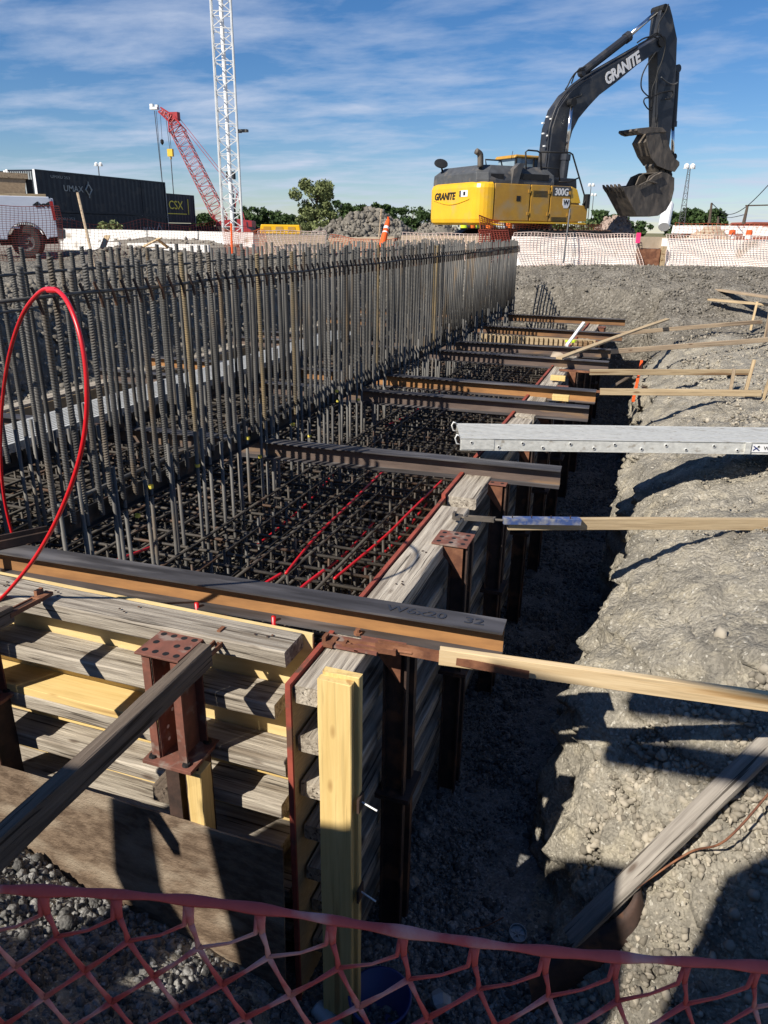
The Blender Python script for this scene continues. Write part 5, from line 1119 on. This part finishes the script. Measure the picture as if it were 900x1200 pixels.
# ---- containers
def container(x, y, z, L, lab, word, doors=False, panelw=None, h=2.9, m=M_NAVY, logo=True, lx=.2):
    root = thing('shipping_container', lab, 'shipping container', (x-1.3, y+L/2, z), 'stacked rail containers')
    mb = MB(); n = int(L/.28); vs = []
    # corrugated visible side (+x)
    for i in range(n+1):
        yy = y+.12+(L-.24)*i/n; xx = x-(.035 if (i//1) % 2 else .0); vs += [(xx, yy, z+.16), (xx, yy, z+h-.12)]
    mb.add(vs, [(2*i, 2*i+2, 2*i+3, 2*i+1) for i in range(n)])
    mb.bb(x-2.5, x-.05, y+.03, y+L-.03, z+.1, z+h-.03)
    mb.build('side_wall', m, root)
    mb = MB()
    for yy in (y+.06, y+L-.06): mb.bb(x-.12, x+.015, yy-.06, yy+.06, z, z+h)
    mb.bb(x-.1, x+.012, y+.121, y+L-.121, z+h-.119, z+h); mb.bb(x-.1, x+.012, y+.121, y+L-.121, z, z+.16)
    for f_ in ((.22, .78) if L > 14 else (.35, .66)): mb.bb(x-.04, x+.02, y+L*f_-.07, y+L*f_+.07, z+.161, z+h-.12)
    mb.build('frame', m, root)
    mb = MB()
    for i in range(12): mb.bb(x-2.44+.2*i, x-2.34+.2*i, y-.004, y+.028, z+.15, z+h-.15)
    mb.build('end_wall', M_CGREY, root)
    mb = MB()
    for xx in (x-2.55, x-.06): mb.bb(xx-.09, xx+.09, y-.03, y-.005, z, z+h)
    for xx in (x-.06,): mb.bb(xx-.05, xx+.09, y+L+.003, y+L+.03, z, z+h)
    mb.build('corner_post', M_WHITE, root)
    if word:
        q = Vector((x+.022, y+L*lx, z+h*.60)); lettering(word, q, (0, 1, 0), UP, .62 if word == 'UMAX' else 1.2, M_CGREY if word == 'UMAX' else M_TXTY, root, bold=.006, sx=1.25 if word == 'UMAX' else 1.2)
        if word == 'UMAX':
            mb = MB(); c_ = q+Vector((0, 1.75, .02)); R4 = [c_+Vector((0, .36*math.cos(k*math.pi/2), .42*math.sin(k*math.pi/2))) for k in range(5)]; mb.tube(R4, .07, 4); mb.tube([c_+Vector((0, 0, .6)), c_+Vector((0, 0, .3))], .05, 4); mb.tube([c_-Vector((0, 0, .6)), c_-Vector((0, 0, .3))], .05, 4); mb.build('emblem', M_CGREY, root)
        else:
            mb = MB(); mb.bb(x+.02, x+.03, q.y-2.0, q.y+2.0, z+h*.30, z+h*.33); mb.bb(x+.02, x+.03, q.y+2.3, q.y+2.42, z+h*.3, z+h*.85); mb.build('emblem', M_TXTY, root)
    # small stencilled number strips
    lettering('UMXU 253', Vector((x+.022, y+L*.16, z+h*.86)), (0, 1, 0), UP, .28, M_CGREY, root, sx=1.6) if word == 'UMAX' else None
    return root
ca = at(40, 198, 54.7); cb2 = at(192, 213, 69); XC = ca.x; YC = ca.y; zt = ca.z
container(XC, YC, zt-2.9, 16.15, 'upper dark navy container with white UMAX lettering', 'UMAX', lx=.24)
container(XC, YC, zt-5.85, 16.15, 'lower dark navy container beneath the UMAX one', 'UMAX', lx=.80)
container(XC-3.0, YC+.3, zt-2.95, 16.15, 'upper container behind the UMAX stack showing only its pale end', None)
container(XC-6.2, YC+.1, zt-2.97, 16.15, 'farthest left container with a pale end at the photo edge', None)
cc = at(227, 229, 84); container(cc.x, cc.y-12.2, cc.z-2.9, 12.2, 'upper green black container with yellow CSX letters', 'CSX', lx=.70)
container(cc.x, cc.y-12.2, cc.z-5.85, 12.2, 'lower green black container with CSX letters under the other', 'CSX', lx=.70)
# ---- lattice tower
def lattice(mb, A, B, w0, w1, n, r, up=(0, 1, 0), br=.5, rot=.0, twist=True):
    A = Vector(A); B = Vector(B); t = (B-A).normalized(); u = Vector(up); u = (u-t*u.dot(t)).normalized(); s = t.cross(u); u2 = u*math.cos(rot)+s*math.sin(rot); s2 = t.cross(u2)
    K = []
    for i in range(n+1):
        f_ = i/n; w_ = w0+(w1-w0)*f_; c_ = A+(B-A)*f_; K.append([c_+(u2*a_+s2*b_)*w_/2 for a_, b_ in ((-1, -1), (1, -1), (1, 1), (-1, 1))])
    for j in range(4): mb.tube([K[i][j] for i in range(n+1)], r, 5)
    for i in range(n):
        for j in range(4):
            a_, b_ = (j, (j+1) % 4); 
            if i % 2: a_, b_ = b_, a_
            mb.tube([K[i][a_], K[i+1][b_]], r*br, 4, cap=False)
            if twist: mb.tube([K[i][a_], K[i][b_]], r*br, 4, cap=False)
    return K
b0 = at(273, 272, 50); b0.z = .7
tw = thing('lattice_tower', 'tall white lattice tower rising out of the top of the picture', 'lattice tower', b0)
mb = MB(); lattice(mb, b0, b0+UP*22.5, 1.25, 1.12, 26, .065, up=(1, 0, 0), rot=math.radians(28)); mb.build('mast', M_GALV, tw)
mb = MB(); mb.tube([b0+UP*.1, b0+UP*22.4], .13, 8); mb.build('cable_duct', M_WHITE, tw)
mb = MB(); mb.box(b0+UP*6.6+RIGHT*.95, (.7, .3, .16)); mb.bar(b0+UP*6.5+RIGHT*.5, b0+UP*6.5+RIGHT*.9, .06, .06); mb.build('antenna', M_GREYP, tw)
# ---- crawler crane
cr0 = at(268, 272, 88); cr0.z = .7; ck = thing('crawler_crane', 'red crawler crane with leaning lattice boom behind the tower', 'crane', cr0)
f1 = at(262, 263, 88); tp = at(201, 139, 88); mb = MB(); lattice(mb, f1, f1.lerp(tp, .08), .5, 1.5, 2, .07, up=AWAY); lattice(mb, f1.lerp(tp, .08), f1.lerp(tp, .88), 1.5, 1.4, 17, .05, up=AWAY, br=.55); lattice(mb, f1.lerp(tp, .88), tp, 1.6, .6, 4, .08, up=AWAY); mb.build('boom', M_CREDC, ck)
mb = MB(); lattice(mb, tp, at(188, 129, 88), .8, .5, 4, .09, up=AWAY, br=.8); mb.box(tp+Vector((.4, 0, .2)), (1.2, .6, .9)); mb.build('boom_head', M_CREDC, ck)
mb = MB(); hq = at(181, 127, 88); mb.box(hq, (1.0, .5, .25)); mb.box(hq+UP*.3-RIGHT*.3, (.4, .3, .3)); mb.box(hq+UP*.25+RIGHT*.3, (.35, .3, .25)); mb.build('jib_head', M_GALV, ck)
MCR = bframe(cr0, 0); mb = MB(); mb.prism([(-1.2, .6), (3.0, .6), (3.0, 1.5), (1.2, 1.7), (-.6, 1.5), (-1.2, 1.2)], MCR, -1.4, 1.4); mb.build('house', M_CREDC, ck)
for s in (-2, 2): mb = MB(); mb.prism([(-3.2, .1), (3.2, .1), (3.5, .5), (3.2, .88), (-3.2, .88), (-3.5, .5)], MCR, s-.4, s+.4); mb.build('crawler_track', M_DARK, ck)
gt = cr0+RIGHT*1.2+UP*4.5; mb = MB(); mb.bar(cr0+RIGHT*.6+UP*1.4, gt, .12, .12); mb.bar(cr0+RIGHT*2.0+UP*1.4, gt, .1, .1); mb.build('gantry', M_CREDC, ck)
mb = MB()
for s in (-.4, .4): mb.tube([tp+Vector((.6, s, .3)), gt+Vector((0, s, 0))], .03, 4)
mb.build('pendant_line', M_CREDC, ck)
for (x0, y0, x1, y1, r) in ((181, 130, 190, 213, .045), (183, 130, 190.5, 215, .03), (188, 135, 190, 165, .025), (194.5, 139, 199, 175, .03), (197.5, 140, 200.5, 175, .03), (200, 183, 203.5, 228, .055)):
    mb = MB(); mb.tube([at(x0, y0, 88), at(x1, y1, 88)], r, 5); mb.build('hoist_line', M_BLACK, ck)
mb = MB(); q = at(199.8, 179, 88); mb.box(q, (.7, .3, .8)); mb.tube([q-UP*.4, q-UP*.7], .12, 6); mb.build('hook_block', M_HOOK, ck)
mb = MB(); q = at(190, 166.5, 88); mb.lathe([(0, .35), (.2, .2), (.2, -.1), (0, -.35)], q, 8); mb.build('hook_ball', M_DARK, ck)
p = at(285, 268, 55); p.z = .7; root = thing('red_machine', 'small red machine with a dark mast right of the tower base', 'machine', p)
MG = bframe(p); mb = MB(); mb.prism([(-.5, .3), (.6, .3), (.6, .7), (.35, .8), (.3, 1.2), (-.1, 1.2), (-.5, .8)], MG, -.4, .4); mb.build('body', M_CREDC, root)
mb = MB(); mb.tube([MG @ Vector((-.5, 0, .6)), MG @ Vector((-.75, 0, 4.2))], .12, 6); mb.box(MG @ Vector((-.7, 0, 4.3)), (.6, .3, .5)); mb.build('mast', M_DARK, root)
for s in (-.3, .4): mb = MB(); mb.lathe([(0, .1), (.25, .1), (.25, -.1), (0, -.1)], MG @ Vector((s, -.42, .25)), 14, AWAY); mb.build('wheel', M_DARK, root)
# ---- light masts and poles
def mast(x, y0, y1, d, lab, w0=.8, lamps=4, pole=False):
    a = at(x[0], y0, d); a.z = .7; b = at(x[1], y1, d); b.x = a.x+(b.x-a.x)*.15; b.y = a.y+(b.y-a.y)*.15
    root = thing('light_mast', lab, 'light mast', a, 'flood light masts')
    mb = MB()
    if pole: mb.tube([a, b], [.12, .07], 6)
    else: lattice(mb, a, b, w0*1.6, w0*.5, 12, .04, br=.6)
    mb.build('mast', M_GREYP, root)
    for k in range(lamps): mb = MB(); mb.lathe([(0, .15), (.25, .1), (.32, -.15), (0, -.1)], b+RIGHT*(k-(lamps-1)/2)*.7+UP*.2, 10, (-.2, -.8, -.3)); mb.build('lamp_head', M_WHITE, root)
    mb = MB(); mb.bar(b-RIGHT*lamps*.35, b+RIGHT*lamps*.35, .1, .1); mb.build('crossbar', M_GALV, root)
mast((798, 804.5), 268, 199, 90, 'lattice flood light mast right of the bucket', .5, 2)
mast((122, 122), 268, 196, 120, 'slim light mast rising above the containers', .8, 2, True)
mast((688, 690), 268, 219, 150, 'thin light pole just right of the excavator body', .8, 2, True)
mast((692, 693), 268, 230, 170, 'second thin light pole just right of the excavator body', .8, 2, True)
def upole(x0, y0, x1, y1, d, lab, arm=True):
    a = at(x0, y0, d); b = at(x1, y1, d); root = thing('utility_pole', lab, 'utility pole', a, 'utility poles'); mb = MB(); mb.tube([a, b], [.18, .12], 7); mb.build('pole', M_BARK, root)
    if arm: mb = MB(); mb.bar(b-RIGHT*.2, b+RIGHT*2.6+UP*.1, .12, .12); mb.build('crossarm', M_BARK, root)
    return b
u1 = upole(831, 262, 834, 238, 85, 'wooden utility pole in the trees at right', False)
u2 = upole(871, 263, 876, 241, 75, 'wooden utility pole with arm left of the brick building')
u3 = upole(841, 263, 842, 254, 95, 'short distant utility pole between the two larger ones', False)
mb = MB(); mb.tube(smooth_pts([u1, (u1+u2)/2-UP*1.0, u2, u2+(u2-u1)*.6+UP*3]), .04, 4); mb.tube(smooth_pts([u3, (u3+u2)/2-UP*.6, u2-UP*.8]), .04, 4); tag(mb.build('power_line', M_DARK), 'thin wires sagging between the utility poles', 'power line')
# ---- buildings
p = at(880, 265, 90); p.z = .7; MG = bframe(p, -6); bd = thing('brick_building', 'low red brick building at the right edge', 'building', p)
mb = MB(); mb.prism([(0, 0), (14, 0), (14, 2.1), (.3, 2.1), (0, 1.9)], MG, 0, 8); mb.build('wall', M_BRICK, bd)
mb = MB(); mb.prism([(-.05, 2.1), (14, 2.1), (14, 2.3), (.2, 2.3)], MG, -.1, 8.1); mb.build('parapet', M_BRICK, bd)
mb = MB(); mb.prism([(1.4, 1.05), (4.2, 1.05), (4.2, 1.6), (1.4, 1.6)], MG, -.06, .1); wn = mb.build('window', M_CGREY, bd)
mb = MB(); mb.prism([(1.9, 1.15), (3.2, 1.15), (3.2, 1.5), (1.9, 1.5)], MG, -.08, -.061); mb.build('pane', M_DARK, wn)
p = at(455, 264, 160); p.z = .7; MG = bframe(p, 14); bd = thing('low_building', 'low white building among the trees left of the excavator', 'building', p)
mb = MB(); mb.prism([(0, 0), (12, 0), (12, 3.6), (0, 1.6)], MG, 0, 6); mb.build('wall', M_WCONC, bd)
mb = MB(); mb.prism([(-.2, 1.62), (12.2, 3.65), (12.2, 3.9), (-.2, 1.9)], MG, -.3, 6.3); mb.build('roof', M_CGREY, bd)
# ---- trees
def tree(x, ytop, ybase, wpx, d, lab, pale=False, n=2600, leaf=.28, seed=0, group='trees on the skyline'):
    r_ = np.random.default_rng(seed+int(x)); base = at(x, 266, d); base.z = .65; top = at(x, ytop, d).z; h = top-base.z; wd = wpx/880*d/2
    root = thing('tree', lab, 'tree', base, group)
    mb = MB(); mb.tube([base, base+UP*h*.35+Vector((.1, 0, 0)), base+UP*h*.8], [h*.035, h*.025, .02], 7)
    for k in range(6):
        a_ = k*1.1; z0 = h*(.25+.07*k); mb.tube([base+UP*z0, base+UP*(z0+h*.12)+Vector((math.cos(a_), math.sin(a_), 0))*wd*.35, base+UP*(z0+h*.22)+Vector((math.cos(a_), math.sin(a_), 0))*wd*.6], [h*.015, h*.01, .01], 5)
    mb.build('trunk', M_BARK, root)
    nc = 44; cz = r_.uniform(.16, .93, nc); prof = np.sin(np.clip((cz-.05)/.98, 0, 1)*math.pi)**.6
    ca_ = r_.uniform(0, 6.28, nc); cr_ = r_.random(nc)**.6*1.15*prof*wd*(.75+.5*r_.random(nc)); cs = (.14+.22*r_.random(nc))*min(wd, h*.5)*1.15
    which = r_.integers(0, nc, n); u = r_.normal(0, 1, (n, 3)); u /= np.linalg.norm(u, axis=1)[:, None]; rad = r_.random(n)**.35
    P_ = np.stack([np.cos(ca_)*cr_, np.sin(ca_)*cr_, cz*h], -1)[which]+u*rad[:, None]*cs[which][:, None]*np.array([1, 1, .75])
    P_[:, 2] = np.clip(P_[:, 2], .1*h, h*1.02); P_ += np.array(base)[None]
    sz = leaf*(.6+.8*r_.random(n)); a_ = r_.normal(0, 1, (n, 3)); a_ /= np.linalg.norm(a_, axis=1)[:, None]; b_ = np.cross(a_, r_.normal(0, 1, (n, 3))); b_ /= np.linalg.norm(b_, axis=1)[:, None]
    v = np.stack([P_-a_*sz[:, None], P_+b_*sz[:, None]*.5, P_+a_*sz[:, None], P_-b_*sz[:, None]*.5], 1).reshape(-1, 3)
    o = npmesh('crown', v, np.arange(4*n).reshape(-1, 4), M_LEAFP if pale else M_LEAF); link(o, 'crown', root)
tree(371, 211, 262, 52, 75, 'tall pale green tree standing above the rubble heap', True, 9000, .15, 4)
for i, (x, yt, wp, d, lab, pl_) in enumerate(((240, 250, 30, 110, 'dark tree between the container end and the crane', 0), (297, 243, 34, 110, 'dark round tree just right of the lattice tower', 0), (322, 248, 28, 112, 'small dark tree left of the tall pale tree', 0), (338, 252, 20, 100, 'low bush like tree left of the tall pale tree', 0),
        (400, 236, 26, 95, 'dark tree touching the right of the tall pale tree', 0), (421, 234, 34, 88, 'spiky dark tree above the rubble heap', 0), (444, 238, 26, 88, 'narrow dark tree behind the thin stake', 0), (462, 243, 30, 100, 'dark tree left of the low white building', 0), (483, 242, 40, 200, 'distant rounded tree behind the low white building', 0), (505, 246, 34, 110, 'tree beside the excavator counterweight', 0), (478, 256, 30, 85, 'low tree before the low white building', 0),
        (560, 262, 60, 90, 'low dark tree seen beneath the excavator', 0), (702, 247, 30, 100, 'green tree right of the excavator handrail', 0), (722, 252, 26, 100, 'low green tree above the gravel heap', 0), (740, 258, 40, 100, 'low bush like tree behind the gravel heap', 0),
        (790, 248, 26, 110, 'dark tree directly behind the white pipe', 0), (812, 245, 34, 105, 'green rounded tree right of the flood light mast', 0), (835, 246, 30, 108, 'green tree around the wooden utility pole', 0), (822, 252, 30, 100, 'low tree before the utility pole', 0), (10, 262, 60, 130, 'dark tree behind the pickup', 0), (640, 262, 60, 120, 'low tree hidden behind the excavator tracks', 0))):
    tree(x, yt, 262, wp, d, lab, False, 2600, .26, i)
for x, yt, wp, lab in ((128, 259, 24, 'yellow green weed clump below the lower container'), (690, 258, 30, 'yellow green weeds behind the orange netting')):
    tree(x, yt, 262, wp, 40, lab, True, 700, .09, 3, 'weed clumps')
# ---- workers beyond the excavator
def person(x, d, lab, vest, ph=0.0):
    b = at(x, 270, d); b.z = .74; root = thing('person', lab, 'person', b, 'workers behind the excavator')
    me = bpy.data.meshes.new('body'); J = [(0, 0, .95), (0, 0, 1.2), (0, 0, 1.45), (0, 0, 1.55), (0, 0, 1.68), (-.1, 0, .92), (-.12, -.04, .5), (-.13, .02, .08), (-.13, -.12, .03), (.1, 0, .92), (.13, .05, .5), (.14, .02, .08), (.14, -.12, .03), (-.2, 0, 1.42), (-.27, -.03, 1.15), (-.22, -.2, .98), (.2, 0, 1.42), (.27, 0, 1.15), (.24, -.16, .95)]
    E_ = [(0, 1), (1, 2), (2, 3), (3, 4), (0, 5), (5, 6), (6, 7), (7, 8), (0, 9), (9, 10), (10, 11), (11, 12), (2, 13), (13, 14), (14, 15), (2, 16), (16, 17), (17, 18)]
    Rr = [.13, .13, .13, .06, .10, .095, .065, .05, .04, .095, .065, .05, .04, .06, .045, .035, .06, .045, .035]
    me.from_pydata(J, E_, []); me.materials.append(M_DENIM); o = bpy.data.objects.new('body', me); link(o, 'body', root, Matrix.Translation(b) @ Matrix.Rotation(ph, 4, 'Z'))
    md = o.modifiers.new('skin', 'SKIN'); me.skin_vertices.new() if not me.skin_vertices else None
    for i, r__ in enumerate(Rr): me.skin_vertices[0].data[i].radius = (r__, r__)
    me.skin_vertices[0].data[0].use_root = True; o.modifiers.new('sub', 'SUBSURF').levels = 1
    MM = Matrix.Translation(b) @ Matrix.Rotation(ph, 4, 'Z')
    mb = MB(); mb.lathe([(.17, .92), (.185, 1.05), (.19, 1.35), (.15, 1.47), (.09, 1.5)], b, 14); mb.build('vest', vest, root, smooth=True)
    mb = MB(); mb.lathe([(0, 1.80), (.08, 1.79), (.12, 1.73), (.135, 1.69), (.17, 1.685), (.17, 1.675), (.1, 1.675)], b, 14); mb.build('hard_hat', M_WHITE, root, smooth=True)
    mb = MB(); mb.lathe([(0, 1.74), (.08, 1.72), (.105, 1.65), (.09, 1.57), (.05, 1.53)], b, 12); mb.build('head', M_SKIN, root, smooth=True)
person(544, 34, 'worker in a neon yellow vest seen under the counterweight', M_HIVIS)
person(552.5, 34, 'worker in an orange vest beside the yellow vested one', M_HIVISO, .5)
person(557.5, 35, 'second yellow vested worker, right of the orange vest pair', M_HIVIS, 1.0)
person(573, 36, 'lone worker in orange below the counterweight corner', M_HIVISO)
person(596, 36, 'worker in an orange vest below the excavator side doors', M_HIVISO, .7)
# ---- foreground fence
FA = Vector((-.47, .36, 0)); FD = Vector((.32, .10, 0)).normalized(); FN = Vector((-FD.y, FD.x, 0))
def fp(s, z):
    k = .004*math.sin(s*11)+.003*math.sin(z*23+s*7); return FA+FD*s+FN*k+UP*z
fz = lambda s: 1.060-.094*s+.004*math.sin(s*9)
mb = MB(); US = .0628; rows = 20
fence = thing('safety_fence', 'coral red diamond mesh plastic fence across the bottom of the photo', 'fence', (FA+FD*.3))
def node(r, i): 
    s = .036+US*(i)+(.006 if r >= 1 else 0)+max(0, r-1)*.0185; return s, fz(s)-(.006 if r == 0 else .052+.0425*(r-1))
i0, i1 = -34, 26
top_ = [fp(s, fz(s)) for s in np.arange(-1.6, 1.6, .012)]
rad = [.0042+.0008*math.cos((s-.036)/US*2*math.pi)+.0006*math.sin(s*40) for s in np.arange(-1.6, 1.6, .012)]
mb.tube(top_, rad, 8, flat=.3)
mb.build('top_band', M_ORFENCE, fence, smooth=True)
mb = MB(); 
for r in range(rows):
    for i in range(i0-r//2, i1-r//2):
        s0, z0 = node(r, i); 
        if s0 < -1.5 or s0 > 1.5: continue
        if r == 0:
            sa, za = s0, z0-.004; stem = (s0+.001, z0-.020)
            mb.tube([fp(sa, za+.006), fp(*((sa+.0005), za-.008)), fp(*stem)], [.0055, .0036, .0030], 7, flat=.6)
            n1s, n1z = node(1, i); m0s, m0z = node(1, i-1)
            mb.tube([fp(*stem), fp((stem[0]+n1s)/2+.001, (stem[1]+n1z)/2-.001), fp(n1s, n1z)], [.0030, .0019, .0028], 7, flat=.7)
            mb.tube([fp(sa-.002, za+.002), fp(stem[0]-.006, stem[1]-.001), fp((stem[0]+m0s)/2, (stem[1]+m0z)/2-.003), fp(m0s, m0z)], [.0034, .0026, .0019, .0028], 7, flat=.7)
        else:
            a_ = node(r+1, i); b_ = node(r+1, i-1)
            for q in (a_, b_): mb.tube([fp(s0, z0), fp((s0+q[0])/2, (z0+q[1])/2-.0008), fp(*q)], [.0029, .0018, .0029], 7, flat=.7)
mb.build('mesh', M_ORFENCE, fence, smooth=True)
for s in (-1.45, 1.45):
    q = fp(s, 0)+FN*.02; mb = MB(); mb.tube([q, q+UP*1.25], .02, 8); mb.build('post', M_RUST, fence)
# ---- unseen panels and frame added behind the viewer, shaped to shade the foreground
def shade_caster(out, y, lab, posts):
    root = thing('shade_caster_panel', lab, 'shade_caster', (out[0][0], y, 0)); I4 = Matrix.Identity(4)
    mb = MB(); mb.prism(out, I4, y-.012, y+.012); mb.build('panel', M_PLYG, root)
    for x, h in posts: mb = MB(); mb.bb(x-.045, x+.045, y-.11, y-.013, -.05, h); mb.build('post', M_PINE, root)
shade_caster([(-1.85, .0), (-.30, .0), (-.22, 2.2), (-.3, 2.8), (-1.2, 2.95), (-1.65, 2.85), (-1.85, 2.6)], -.8, 'unseen plywood shade panel added behind the viewer, nearest the middle', ((-1.3, 2.2), (-.5, 2.2)))
shade_caster([(-3.4, .0), (-2.25, .0), (-2.1, 1.6), (-2.4, 2.5), (-2.9, 2.45), (-3.2, 2.25), (-4.0, 2.15), (-3.78, 1.0)], -.8, 'unseen plywood shade panel added behind the viewer with a slanted edge', ((-3.3, 1.8), (-2.4, 1.8)))
shade_caster([(-5.6, .0), (-3.95, .0), (-4.0, 1.05), (-4.3, 1.5), (-4.35, 2.1), (-4.6, 2.1), (-4.62, 1.5), (-4.4, .98), (-5.6, .85)], -.83, 'low unseen plywood shade panel added behind the viewer at the left', ((-5.4, .8), (-4.45, 1.9)))
mb = MB(); mb.bar((-2.9, -.8, 3.38), (-.9, -.8, 3.30), .1, .16); mb.bar((-2.9, -.8, 3.80), (-.9, -.8, 3.72), .1, .14); mb.bar((-.88, -.8, -.05), (-.88, -.8, 3.9), .1, .1, up=(1, 0, 0)); mb.bar((-.88, -.8, 2.7), (-1.5, -.8, 3.3), .08, .08)  # added frame, out of view; its rails cast shade bands on the bank
tag(mb.build('shade_caster_frame', M_PINE), 'tall unseen timber frame added behind the viewer, two cross rails casting shade', 'timber frame')
